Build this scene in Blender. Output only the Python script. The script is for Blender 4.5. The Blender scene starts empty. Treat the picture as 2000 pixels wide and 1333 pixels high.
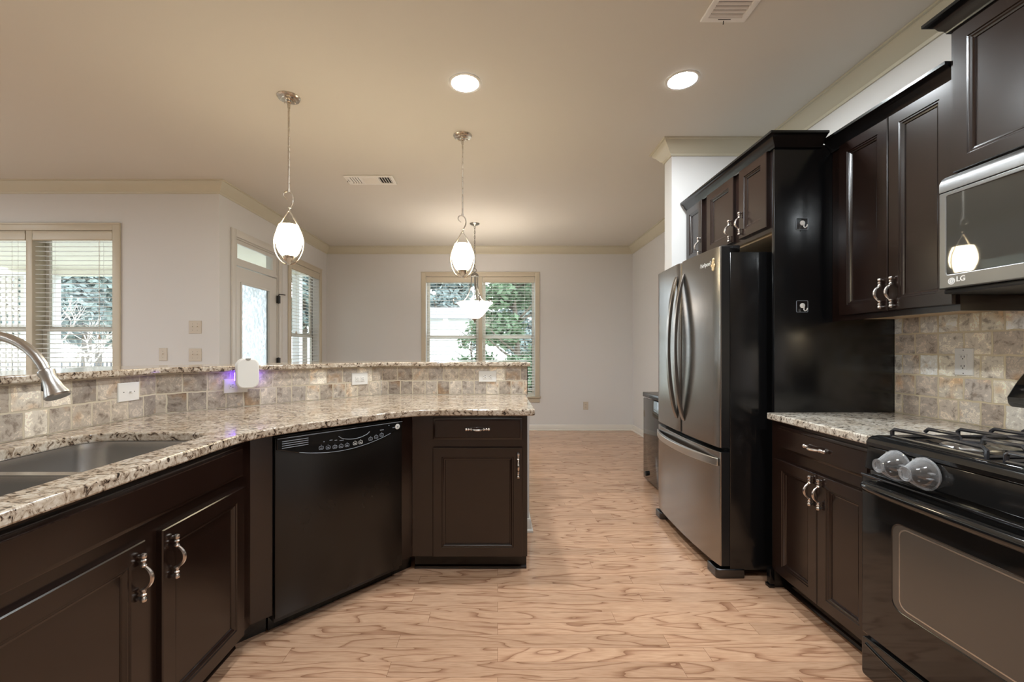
import bpy, bmesh, math, random
from mathutils import Vector, Matrix
random.seed(7)
SC = bpy.context.scene
COL = SC.collection
R = math.radians

# ------------------------------------------------------------------ camera, sky, exposure
cam_data = bpy.data.cameras.new('camera')
cam_data.sensor_width = 36.0
cam_data.lens = 850 * 36 / 2000          # 850 px focal length in the 2000 px frame
cam_data.shift_x = 0.014
cam_data.shift_y = 0.00875
cam_data.clip_start = 0.02
cam = bpy.data.objects.new('camera', cam_data)
cam.location = (0, 0, 1.25)
cam.rotation_euler = (R(90), 0, 0)
COL.objects.link(cam)
SC.camera = cam

world = bpy.data.worlds.new('overcast_sky')
SC.world = world
world.use_nodes = True
bg = world.node_tree.nodes['Background']
bg.inputs['Color'].default_value = (0.86, 0.93, 1.0, 1)
bg.inputs['Strength'].default_value = 3.4

SC.view_settings.view_transform = 'Standard'
SC.view_settings.look = 'None'
SC.view_settings.gamma = 1
SC.view_settings.use_curve_mapping = False
SC.view_settings.exposure = 0.45

LAMP = 300.0        # recessed lamp lens
PENDANT = 24.0       # pendant glass
BOWL = 4.5          # bowl of the dining chandelier

# ------------------------------------------------------------------ materials
def ND(nt, kind, **kw):
    n = nt.nodes.new(kind)
    for k, v in kw.items():
        if k.startswith('i_'):
            key = k[2:].replace('_', ' ')
            n.inputs[key].default_value = v
        else:
            setattr(n, k, v)
    return n

def new_mat(name):
    m = bpy.data.materials.new(name)
    m.use_nodes = True
    nt = m.node_tree
    return m, nt, nt.nodes['Principled BSDF']

def pm(name, col, rough=0.5, metal=0.0, spec=0.5, bump=0.0, bscale=60, coat=0.0, var=0.0, vscale=3.0, stretch=None, rvar=0.0):
    """principled paint / metal with a little noise in tone, gloss and surface"""
    m, nt, b = new_mat(name)
    L = nt.links.new
    b.inputs['Base Color'].default_value = (*col, 1)
    b.inputs['Roughness'].default_value = rough
    b.inputs['Metallic'].default_value = metal
    b.inputs['Specular IOR Level'].default_value = spec
    b.inputs['Coat Weight'].default_value = coat
    b.inputs['Coat Roughness'].default_value = 0.08
    tc = ND(nt, 'ShaderNodeTexCoord')
    src = tc.outputs['Object']
    if stretch:
        mp = ND(nt, 'ShaderNodeMapping'); mp.inputs['Scale'].default_value = stretch
        L(src, mp.inputs['Vector']); src = mp.outputs['Vector']
    if var or rvar:
        n = ND(nt, 'ShaderNodeTexNoise', i_Scale=vscale, i_Detail=5.0)
        L(src, n.inputs['Vector'])
        if var:
            mx = ND(nt, 'ShaderNodeMix', data_type='RGBA')
            mx.inputs[6].default_value = (*[max(0, c * (1 - var)) for c in col], 1)
            mx.inputs[7].default_value = (*[min(1, c * (1 + var)) for c in col], 1)
            L(n.outputs['Fac'], mx.inputs[0]); L(mx.outputs[2], b.inputs['Base Color'])
        if rvar:
            mr = ND(nt, 'ShaderNodeMapRange')
            mr.inputs['To Min'].default_value = max(0.02, rough - rvar)
            mr.inputs['To Max'].default_value = rough + rvar
            L(n.outputs['Fac'], mr.inputs['Value']); L(mr.outputs['Result'], b.inputs['Roughness'])
    if bump:
        n2 = ND(nt, 'ShaderNodeTexNoise', i_Scale=bscale, i_Detail=3.0)
        L(src, n2.inputs['Vector'])
        bp = ND(nt, 'ShaderNodeBump', i_Strength=bump, i_Distance=0.002)
        L(n2.outputs['Fac'], bp.inputs['Height']); L(bp.outputs['Normal'], b.inputs['Normal'])
    return m

def em(name, col, strength):
    m, nt, b = new_mat(name)
    b.inputs['Base Color'].default_value = (*col, 1)
    b.inputs['Emission Color'].default_value = (*col, 1)
    b.inputs['Emission Strength'].default_value = strength
    b.inputs['Roughness'].default_value = 0.3
    return m

def ramp(nt, stops, interp='LINEAR'):
    r = ND(nt, 'ShaderNodeValToRGB')
    cr = r.color_ramp
    cr.interpolation = interp
    while len(cr.elements) < len(stops):
        cr.elements.new(0.5)
    for e, (p, c) in zip(cr.elements, stops):
        e.position = p
        e.color = (*c, 1) if len(c) == 3 else c
    return r

def glass_mat(name, tint=(1, 1, 1), refl=0.10, rough=0.0):
    m = bpy.data.materials.new(name); m.use_nodes = True
    nt = m.node_tree; nt.nodes.clear(); L = nt.links.new
    out = ND(nt, 'ShaderNodeOutputMaterial')
    tr = ND(nt, 'ShaderNodeBsdfTransparent'); tr.inputs['Color'].default_value = (*tint, 1)
    gl = ND(nt, 'ShaderNodeBsdfGlossy'); gl.inputs['Roughness'].default_value = rough
    fr = ND(nt, 'ShaderNodeFresnel'); fr.inputs['IOR'].default_value = 1.45
    ad = ND(nt, 'ShaderNodeMath', operation='ADD'); ad.inputs[1].default_value = refl * 0.3
    mx = ND(nt, 'ShaderNodeMixShader')
    ge = ND(nt, 'ShaderNodeNewGeometry')
    iv = ND(nt, 'ShaderNodeMath', operation='SUBTRACT'); iv.inputs[0].default_value = 1.0; L(ge.outputs['Backfacing'], iv.inputs[1])
    mu = ND(nt, 'ShaderNodeMath', operation='MULTIPLY')
    L(fr.outputs[0], ad.inputs[0]); L(ad.outputs[0], mu.inputs[0]); L(iv.outputs[0], mu.inputs[1]); L(mu.outputs[0], mx.inputs[0])
    L(tr.outputs[0], mx.inputs[1]); L(gl.outputs[0], mx.inputs[2]); L(mx.outputs[0], out.inputs[0])
    return m

def cover_mat(name):
    m = bpy.data.materials.new(name); m.use_nodes = True
    nt = m.node_tree; nt.nodes.clear(); L = nt.links.new
    out = ND(nt, 'ShaderNodeOutputMaterial')
    tr = ND(nt, 'ShaderNodeBsdfTransparent'); tr.inputs['Color'].default_value = (0.88, 0.89, 0.90, 1)
    df = ND(nt, 'ShaderNodeBsdfDiffuse'); df.inputs['Color'].default_value = (0.85, 0.86, 0.88, 1)
    gl = ND(nt, 'ShaderNodeBsdfGlossy'); gl.inputs['Roughness'].default_value = 0.06
    lw = ND(nt, 'ShaderNodeLayerWeight'); lw.inputs['Blend'].default_value = 0.35
    m1 = ND(nt, 'ShaderNodeMixShader'); m2 = ND(nt, 'ShaderNodeMixShader')
    mr = ND(nt, 'ShaderNodeMapRange'); mr.inputs['To Min'].default_value = 0.05; mr.inputs['To Max'].default_value = 0.55
    L(lw.outputs['Facing'], mr.inputs['Value'])
    L(mr.outputs[0], m1.inputs[0]); L(tr.outputs[0], m1.inputs[1]); L(df.outputs[0], m1.inputs[2])
    m2.inputs[0].default_value = 0.14; L(m1.outputs[0], m2.inputs[1]); L(gl.outputs[0], m2.inputs[2]); L(m2.outputs[0], out.inputs[0])
    return m

def granite_mat(name, light):
    m, nt, b = new_mat(name); L = nt.links.new
    tc = ND(nt, 'ShaderNodeTexCoord')
    mp = ND(nt, 'ShaderNodeMapping'); mp.inputs['Scale'].default_value = (1.0, 1.35, 1.2); mp.inputs['Rotation'].default_value = (0.2, 0.1, 0.35)
    L(tc.outputs['Object'], mp.inputs['Vector'])
    n1 = ND(nt, 'ShaderNodeTexNoise', i_Scale=34.0, i_Detail=6.0, i_Roughness=0.62, i_Distortion=1.4)
    L(mp.outputs[0], n1.inputs['Vector'])
    a, bb, c, d = light
    r1 = ramp(nt, [(0.29, (0.012, 0.010, 0.010)), (0.365, (0.03, 0.024, 0.02)), (0.41, a), (0.465, bb), (0.56, c), (0.68, d)])
    L(n1.outputs['Fac'], r1.inputs[0])
    n2 = ND(nt, 'ShaderNodeTexNoise', i_Scale=9.0, i_Detail=4.0, i_Distortion=0.8)
    L(mp.outputs[0], n2.inputs['Vector'])
    r2 = ramp(nt, [(0.35, (0.74, 0.66, 0.58)), (0.6, (1.0, 1.0, 1.0))])
    L(n2.outputs['Fac'], r2.inputs[0])
    mx = ND(nt, 'ShaderNodeMix', data_type='RGBA', blend_type='MULTIPLY'); mx.inputs[0].default_value = 0.7
    L(r1.outputs[0], mx.inputs[6]); L(r2.outputs[0], mx.inputs[7])
    vo = ND(nt, 'ShaderNodeTexVoronoi', i_Scale=75.0); L(mp.outputs[0], vo.inputs['Vector'])
    r3 = ramp(nt, [(0.12, (0, 0, 0)), (0.2, (1, 1, 1))]); L(vo.outputs['Distance'], r3.inputs[0])
    n3 = ND(nt, 'ShaderNodeTexNoise', i_Scale=14.0); L(mp.outputs[0], n3.inputs['Vector'])
    r4 = ramp(nt, [(0.52, (0, 0, 0)), (0.60, (1, 1, 1))]); L(n3.outputs['Fac'], r4.inputs[0])
    mm = ND(nt, 'ShaderNodeMath', operation='SUBTRACT', use_clamp=True); L(r4.outputs[0], mm.inputs[0]); L(r3.outputs[0], mm.inputs[1])
    mx2 = ND(nt, 'ShaderNodeMix', data_type='RGBA'); mx2.inputs[7].default_value = (0.03, 0.022, 0.02, 1)
    L(mm.outputs[0], mx2.inputs[0]); L(mx.outputs[2], mx2.inputs[6])
    L(mx2.outputs[2], b.inputs['Base Color'])
    b.inputs['Roughness'].default_value = 0.10
    return m

def tile_mat(name, seed, grout=(0.64, 0.56, 0.43), k=1.0):
    """tumbled travertine in running bond; local x along the wall, local z up"""
    m, nt, b = new_mat(name); L = nt.links.new
    tc = ND(nt, 'ShaderNodeTexCoord')
    sp = ND(nt, 'ShaderNodeSeparateXYZ'); L(tc.outputs['Object'], sp.inputs[0])
    cb = ND(nt, 'ShaderNodeCombineXYZ'); L(sp.outputs['X'], cb.inputs['X']); L(sp.outputs['Z'], cb.inputs['Y'])
    cb.inputs['Z'].default_value = seed
    nz = ND(nt, 'ShaderNodeTexNoise', i_Scale=24.0, i_Detail=2.0); L(cb.outputs[0], nz.inputs['Vector'])
    sb = ND(nt, 'ShaderNodeVectorMath', operation='SUBTRACT'); L(nz.outputs['Color'], sb.inputs[0]); sb.inputs[1].default_value = (0.5, 0.5, 0.5)
    sc = ND(nt, 'ShaderNodeVectorMath', operation='SCALE'); sc.inputs['Scale'].default_value = 0.010; L(sb.outputs[0], sc.inputs[0])
    ad = ND(nt, 'ShaderNodeVectorMath', operation='ADD'); L(cb.outputs[0], ad.inputs[0]); L(sc.outputs[0], ad.inputs[1])
    br = ND(nt, 'ShaderNodeTexBrick', offset=0.5, squash=0.8, squash_frequency=2)
    br.inputs['Color1'].default_value = (0, 0, 0, 1); br.inputs['Color2'].default_value = (1, 1, 1, 1); br.inputs['Mortar'].default_value = (0.5, 0.5, 0.5, 1)
    br.inputs['Scale'].default_value = 1.0; br.inputs['Mortar Size'].default_value = 0.0045; br.inputs['Mortar Smooth'].default_value = 0.25
    br.inputs['Bias'].default_value = 0.0; br.inputs['Brick Width'].default_value = 0.113; br.inputs['Row Height'].default_value = 0.102
    L(ad.outputs[0], br.inputs['Vector'])
    tone = ramp(nt, [(p, tuple(min(0.9, v * k) for v in c)) for p, c in [(0.0, (0.30, 0.26, 0.225)), (0.2, (0.44, 0.38, 0.32)), (0.4, (0.64, 0.57, 0.48)), (0.6, (0.42, 0.375, 0.335)), (0.8, (0.72, 0.65, 0.56)), (1.0, (0.80, 0.75, 0.66))]])
    L(br.outputs['Color'], tone.inputs[0])
    # veins, shifted per tile
    sc2 = ND(nt, 'ShaderNodeVectorMath', operation='SCALE'); sc2.inputs['Scale'].default_value = 7.0; L(br.outputs['Color'], sc2.inputs[0])
    ad2 = ND(nt, 'ShaderNodeVectorMath', operation='ADD'); L(cb.outputs[0], ad2.inputs[0]); L(sc2.outputs[0], ad2.inputs[1])
    nv = ND(nt, 'ShaderNodeTexNoise', i_Scale=21.0, i_Detail=11.0, i_Roughness=0.72, i_Distortion=0.45); L(ad2.outputs[0], nv.inputs['Vector'])
    vr = ramp(nt, [(0.30, (0.34, 0.30, 0.28)), (0.39, (0.62, 0.57, 0.53)), (0.46, (0.98, 0.95, 0.92)), (0.54, (1.05, 1.03, 1.0)), (0.575, (1.65, 1.6, 1.52)), (0.60, (1.05, 1.02, 0.98)), (0.70, (1.45, 1.40, 1.32))])
    L(nv.outputs['Fac'], vr.inputs[0])
    ml = ND(nt, 'ShaderNodeMix', data_type='RGBA', blend_type='MULTIPLY'); ml.inputs[0].default_value = 1.0
    L(tone.outputs[0], ml.inputs[6]); L(vr.outputs[0], ml.inputs[7])
    # a few tan / rust patches
    nr = ND(nt, 'ShaderNodeTexNoise', i_Scale=7.0, i_Detail=3.0); L(ad2.outputs[0], nr.inputs['Vector'])
    rr = ramp(nt, [(0.58, (0, 0, 0)), (0.70, (0.75, 0.75, 0.75))]); L(nr.outputs['Fac'], rr.inputs[0])
    mt = ND(nt, 'ShaderNodeMix', data_type='RGBA', blend_type='MULTIPLY'); mt.inputs[7].default_value = (0.95, 0.68, 0.42, 1)
    L(rr.outputs[0], mt.inputs[0]); L(ml.outputs[2], mt.inputs[6])
    mg = ND(nt, 'ShaderNodeMix', data_type='RGBA'); mg.inputs[7].default_value = (*grout, 1)
    L(br.outputs['Fac'], mg.inputs[0]); L(mt.outputs[2], mg.inputs[6]); L(mg.outputs[2], b.inputs['Base Color'])
    b.inputs['Roughness'].default_value = 0.42
    iv = ND(nt, 'ShaderNodeMath', operation='SUBTRACT'); iv.inputs[0].default_value = 1.0; L(br.outputs['Fac'], iv.inputs[1])
    m3 = ND(nt, 'ShaderNodeMath', operation='MULTIPLY_ADD'); L(nv.outputs['Fac'], m3.inputs[0]); m3.inputs[1].default_value = 0.25; L(iv.outputs[0], m3.inputs[2])
    bp = ND(nt, 'ShaderNodeBump', i_Strength=0.7, i_Distance=0.004); L(m3.outputs[0], bp.inputs['Height']); L(bp.outputs['Normal'], b.inputs['Normal'])
    return m

def floor_mat():
    m, nt, b = new_mat('oak_floor_boards'); L = nt.links.new
    tc = ND(nt, 'ShaderNodeTexCoord')
    br = ND(nt, 'ShaderNodeTexBrick', offset=0.37, offset_frequency=2, squash=0.75, squash_frequency=3)
    br.inputs['Color1'].default_value = (0, 0, 0, 1); br.inputs['Color2'].default_value = (1, 1, 1, 1); br.inputs['Mortar'].default_value = (0.5, 0.5, 0.5, 1)
    br.inputs['Scale'].default_value = 1.0; br.inputs['Mortar Size'].default_value = 0.0007; br.inputs['Mortar Smooth'].default_value = 0.1
    br.inputs['Brick Width'].default_value = 1.15; br.inputs['Row Height'].default_value = 0.083
    L(tc.outputs['Object'], br.inputs['Vector'])
    sp = ND(nt, 'ShaderNodeSeparateXYZ'); L(tc.outputs['Object'], sp.inputs[0])
    rnd = ND(nt, 'ShaderNodeMath', operation='MULTIPLY'); rnd.inputs[1].default_value = 37.0; L(br.outputs['Color'], rnd.inputs[0])
    mx_ = ND(nt, 'ShaderNodeMath', operation='MULTIPLY'); mx_.inputs[1].default_value = 1.2; L(sp.outputs['X'], mx_.inputs[0])
    my_ = ND(nt, 'ShaderNodeMath', operation='MULTIPLY'); my_.inputs[1].default_value = 7.0; L(sp.outputs['Y'], my_.inputs[0])
    cb = ND(nt, 'ShaderNodeCombineXYZ'); L(mx_.outputs[0], cb.inputs['X']); L(my_.outputs[0], cb.inputs['Y']); L(rnd.outputs[0], cb.inputs['Z'])
    n1 = ND(nt, 'ShaderNodeTexNoise', i_Scale=1.0, i_Detail=2.5, i_Roughness=0.45, i_Distortion=0.3); L(cb.outputs[0], n1.inputs['Vector'])
    mu = ND(nt, 'ShaderNodeMath', operation='MULTIPLY'); mu.inputs[1].default_value = 9.0; L(n1.outputs['Fac'], mu.inputs[0])
    fr = ND(nt, 'ShaderNodeMath', operation='FRACT'); L(mu.outputs[0], fr.inputs[0])
    r1 = ramp(nt, [(0.0, (0.32, 0.165, 0.098)), (0.08, (0.47, 0.265, 0.165)), (0.22, (0.62, 0.385, 0.25)), (0.85, (0.67, 0.43, 0.285)), (1.0, (0.56, 0.34, 0.215))])
    L(fr.outputs[0], r1.inputs[0])
    # fine pores along the board
    cb2 = ND(nt, 'ShaderNodeCombineXYZ')
    px_ = ND(nt, 'ShaderNodeMath', operation='MULTIPLY'); px_.inputs[1].default_value = 14.0; L(sp.outputs['X'], px_.inputs[0])
    py_ = ND(nt, 'ShaderNodeMath', operation='MULTIPLY'); py_.inputs[1].default_value = 260.0; L(sp.outputs['Y'], py_.inputs[0])
    L(px_.outputs[0], cb2.inputs['X']); L(py_.outputs[0], cb2.inputs['Y']); L(rnd.outputs[0], cb2.inputs['Z'])
    n2 = ND(nt, 'ShaderNodeTexNoise', i_Scale=1.0, i_Detail=2.0); L(cb2.outputs[0], n2.inputs['Vector'])
    r2 = ramp(nt, [(0.35, (0.84, 0.80, 0.76)), (0.55, (1, 1, 1))]); L(n2.outputs['Fac'], r2.inputs[0])
    m1 = ND(nt, 'ShaderNodeMix', data_type='RGBA', blend_type='MULTIPLY'); m1.inputs[0].default_value = 1.0
    L(r1.outputs[0], m1.inputs[6]); L(r2.outputs[0], m1.inputs[7])
    r3 = ramp(nt, [(0.0, (0.86, 0.84, 0.82)), (1.0, (1.08, 1.06, 1.04))]); L(br.outputs['Color'], r3.inputs[0])
    m2 = ND(nt, 'ShaderNodeMix', data_type='RGBA', blend_type='MULTIPLY'); m2.inputs[0].default_value = 1.0
    L(m1.outputs[2], m2.inputs[6]); L(r3.outputs[0], m2.inputs[7])
    m4 = ND(nt, 'ShaderNodeMix', data_type='RGBA'); m4.inputs[7].default_value = (0.22, 0.11, 0.06, 1)
    L(br.outputs['Fac'], m4.inputs[0]); L(m2.outputs[2], m4.inputs[6]); L(m4.outputs[2], b.inputs['Base Color'])
    b.inputs['Roughness'].default_value = 0.17
    bp = ND(nt, 'ShaderNodeBump', i_Strength=0.08, i_Distance=0.001); L(n2.outputs['Fac'], bp.inputs['Height']); L(bp.outputs['Normal'], b.inputs['Normal'])
    return m

def frosted_mat():
    m, nt, b = new_mat('frosted_glass'); L = nt.links.new
    b.inputs['Base Color'].default_value = (0.66, 0.71, 0.73, 1)
    b.inputs['Transmission Weight'].default_value = 1.0
    b.inputs['IOR'].default_value = 1.3
    tc = ND(nt, 'ShaderNodeTexCoord')
    vo = ND(nt, 'ShaderNodeTexVoronoi', i_Scale=16.0); L(tc.outputs['Object'], vo.inputs['Vector'])
    nz = ND(nt, 'ShaderNodeTexNoise', i_Scale=18.0, i_Detail=4.0, i_Distortion=1.5); L(tc.outputs['Object'], nz.inputs['Vector'])
    rr = ramp(nt, [(0.40, (0.62, 0.62, 0.62)), (0.56, (0.32, 0.32, 0.32))]); L(nz.outputs['Fac'], rr.inputs[0])
    L(rr.outputs[0], b.inputs['Roughness'])
    bp = ND(nt, 'ShaderNodeBump', i_Strength=0.6, i_Distance=0.01); L(vo.outputs['Distance'], bp.inputs['Height']); L(bp.outputs['Normal'], b.inputs['Normal'])
    return m

M = {}
M['wall'] = pm('wall_paint', (0.73, 0.715, 0.70), 0.75, bump=0.05, bscale=220)
M['ceil'] = pm('ceiling_paint', (0.70, 0.665, 0.60), 0.85, bump=0.05, bscale=200)
M['trim'] = pm('cream_trim_paint', (0.62, 0.575, 0.45), 0.38)
M['casing'] = pm('beige_casing_paint', (0.62, 0.55, 0.43), 0.38)
M['white_trim'] = pm('white_trim_paint', (0.78, 0.74, 0.68), 0.35)
M['door_white'] = pm('white_door_paint', (0.70, 0.67, 0.62), 0.35)
M['floor'] = floor_mat()
M['cab'] = pm('espresso_cabinet_lacquer', (0.0125, 0.0052, 0.0034), 0.22, spec=0.68, var=0.35, vscale=2.2, rvar=0.05)
M['cab_black'] = pm('black_cabinet_panel', (0.004, 0.004, 0.0045), 0.20, spec=0.6, rvar=0.05, vscale=4)
M['worn'] = pm('worn_cabinet_edge', (0.12, 0.075, 0.05), 0.35, var=0.4, vscale=40)
M['granite'] = granite_mat('granite_cream', ((0.20, 0.14, 0.10), (0.47, 0.38, 0.29), (0.64, 0.56, 0.46), (0.76, 0.70, 0.62)))
M['granite2'] = granite_mat('granite_pale', ((0.26, 0.22, 0.18), (0.55, 0.50, 0.43), (0.72, 0.68, 0.60), (0.82, 0.79, 0.72)))
M['tile'] = tile_mat('travertine_tiles', 0.0)
M['tile2'] = tile_mat('travertine_tiles_warm', 3.7, (0.74, 0.63, 0.44), 1.5)
M['grout'] = pm('tile_grout', (0.55, 0.46, 0.33), 0.8, bump=0.3, bscale=300)
M['plate'] = pm('white_plastic', (0.82, 0.80, 0.76), 0.30)
M['ivory'] = pm('beige_plastic', (0.62, 0.54, 0.44), 0.35)
M['dark'] = pm('dark_slot', (0.015, 0.014, 0.013), 0.5)
M['steel'] = pm('brushed_steel', (0.60, 0.59, 0.57), 0.30, 1.0, bump=0.10, bscale=40, stretch=(1, 1, 14), rvar=0.06, vscale=6)
M['sink'] = pm('satin_sink_steel', (0.55, 0.54, 0.53), 0.27, 1.0, bump=0.06, bscale=30, stretch=(8, 8, 1))
M['nickel'] = pm('brushed_nickel', (0.60, 0.55, 0.48), 0.28, 1.0, rvar=0.06, vscale=30)
M['nickel_dk'] = pm('darkened_nickel', (0.30, 0.28, 0.25), 0.32, 1.0, rvar=0.06, vscale=30)  # nickel darkened to keep the chandelier arms grey beside the bright bowl
M['pewter'] = pm('pewter_handle', (0.62, 0.57, 0.53), 0.26, 1.0, var=0.25, vscale=120)
M['bstain'] = pm('dark_stainless', (0.30, 0.285, 0.27), 0.24, 1.0, bump=0.04, bscale=30, stretch=(14, 14, 1), rvar=0.03, vscale=5)
M['bstain_dk'] = pm('dark_stainless_edge', (0.10, 0.10, 0.105), 0.26, 1.0)
M['black'] = pm('black_enamel', (0.007, 0.007, 0.0075), 0.16, spec=0.6, rvar=0.04, vscale=6)
M['blackgloss'] = pm('black_gloss', (0.009, 0.009, 0.009), 0.07, spec=0.75)
M['blackmatte'] = pm('black_plastic', (0.012, 0.012, 0.013), 0.42)
M['dwdoor'] = pm('black_dishwasher_door', (0.005, 0.0036, 0.0028), 0.26, spec=0.5, rvar=0.05, vscale=5)
M['iron'] = pm('black_grate_enamel', (0.03, 0.03, 0.034), 0.22, spec=0.7, bump=0.05, bscale=300)
M['ovenglass'] = pm('oven_window_glass', (0.085, 0.072, 0.060), 0.20, spec=0.9)
M['mw'] = pm('grey_steel_microwave', (0.21, 0.21, 0.21), 0.36, 0.9, stretch=(1, 1, 14), bump=0.04, bscale=30)
M['mwglass'] = pm('microwave_window', (0.045, 0.045, 0.040), 0.025, spec=1.0)
M['clear'] = None
M['white_mark'] = pm('white_print', (0.80, 0.80, 0.78), 0.4)
M['grey_mark'] = pm('grey_print', (0.30, 0.33, 0.38), 0.4)
M['gold'] = pm('gold_sticker', (0.72, 0.55, 0.30), 0.4, var=0.3, vscale=60)
M['tan_wood'] = pm('unfinished_wood', (0.55, 0.40, 0.24), 0.55, var=0.15, vscale=10, stretch=(1, 1, 8))
M['blind'] = pm('white_blind_slat', (0.84, 0.83, 0.80), 0.40)
M['vinyl'] = pm('cream_vinyl_sash', (0.72, 0.68, 0.60), 0.35)
M['pane'] = glass_mat('window_glass', (0.97, 0.99, 0.99))
M['clear'] = glass_mat('clear_plastic', (0.92, 0.93, 0.94), 0.5, 0.03)
M['cover'] = cover_mat('clear_knob_cover')
M['frost'] = frosted_mat()
M['lens'] = em('lit_lamp_lens', (0.90, 0.965, 1.0), LAMP)
M['opal'] = em('lit_opal_glass', (1.0, 0.84, 0.56), PENDANT)
M['alabaster'] = em('lit_alabaster_bowl', (1.0, 0.94, 0.86), BOWL)
M['tile_fill'] = em('lit_fill_lamp', (1.0, 0.86, 0.62), 26.0)  # glow added under the microwave to brighten the tiles
M['bulb'] = em('lit_bulb', (1.0, 0.93, 0.84), 85.0)
M['violet'] = em('violet_led', (0.20, 0.08, 1.0), 14.0)
M['vent'] = pm('white_vent_paint', (0.88, 0.86, 0.82), 0.4)
M['leaf'] = pm('green_leaves', (0.15, 0.23, 0.13), 0.6, var=0.55, vscale=2.0)
M['leaf_hazed'] = pm('hazed_leaves', (0.30, 0.37, 0.36), 0.6, var=0.5, vscale=2.0)  # haze put into the leaf colour by lightening it
M['bark'] = pm('pale_bark', (0.55, 0.51, 0.47), 0.8, var=0.2, vscale=12)
M['bark_dk'] = pm('brown_bark', (0.16, 0.13, 0.10), 0.85, var=0.3, vscale=12)
M['siding'] = pm('white_siding', (0.80, 0.81, 0.82), 0.6)
M['roof'] = pm('grey_roof_shingle', (0.35, 0.36, 0.38), 0.8, var=0.3, vscale=30)
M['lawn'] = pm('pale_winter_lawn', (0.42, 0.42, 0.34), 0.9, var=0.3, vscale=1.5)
M['porch'] = pm('cream_porch_paint', (0.72, 0.68, 0.58), 0.6)
M['lattice'] = pm('pale_lattice_paint', (0.62, 0.58, 0.53), 0.6)
M['fence'] = pm('black_iron_paint', (0.05, 0.055, 0.065), 0.5)

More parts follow.
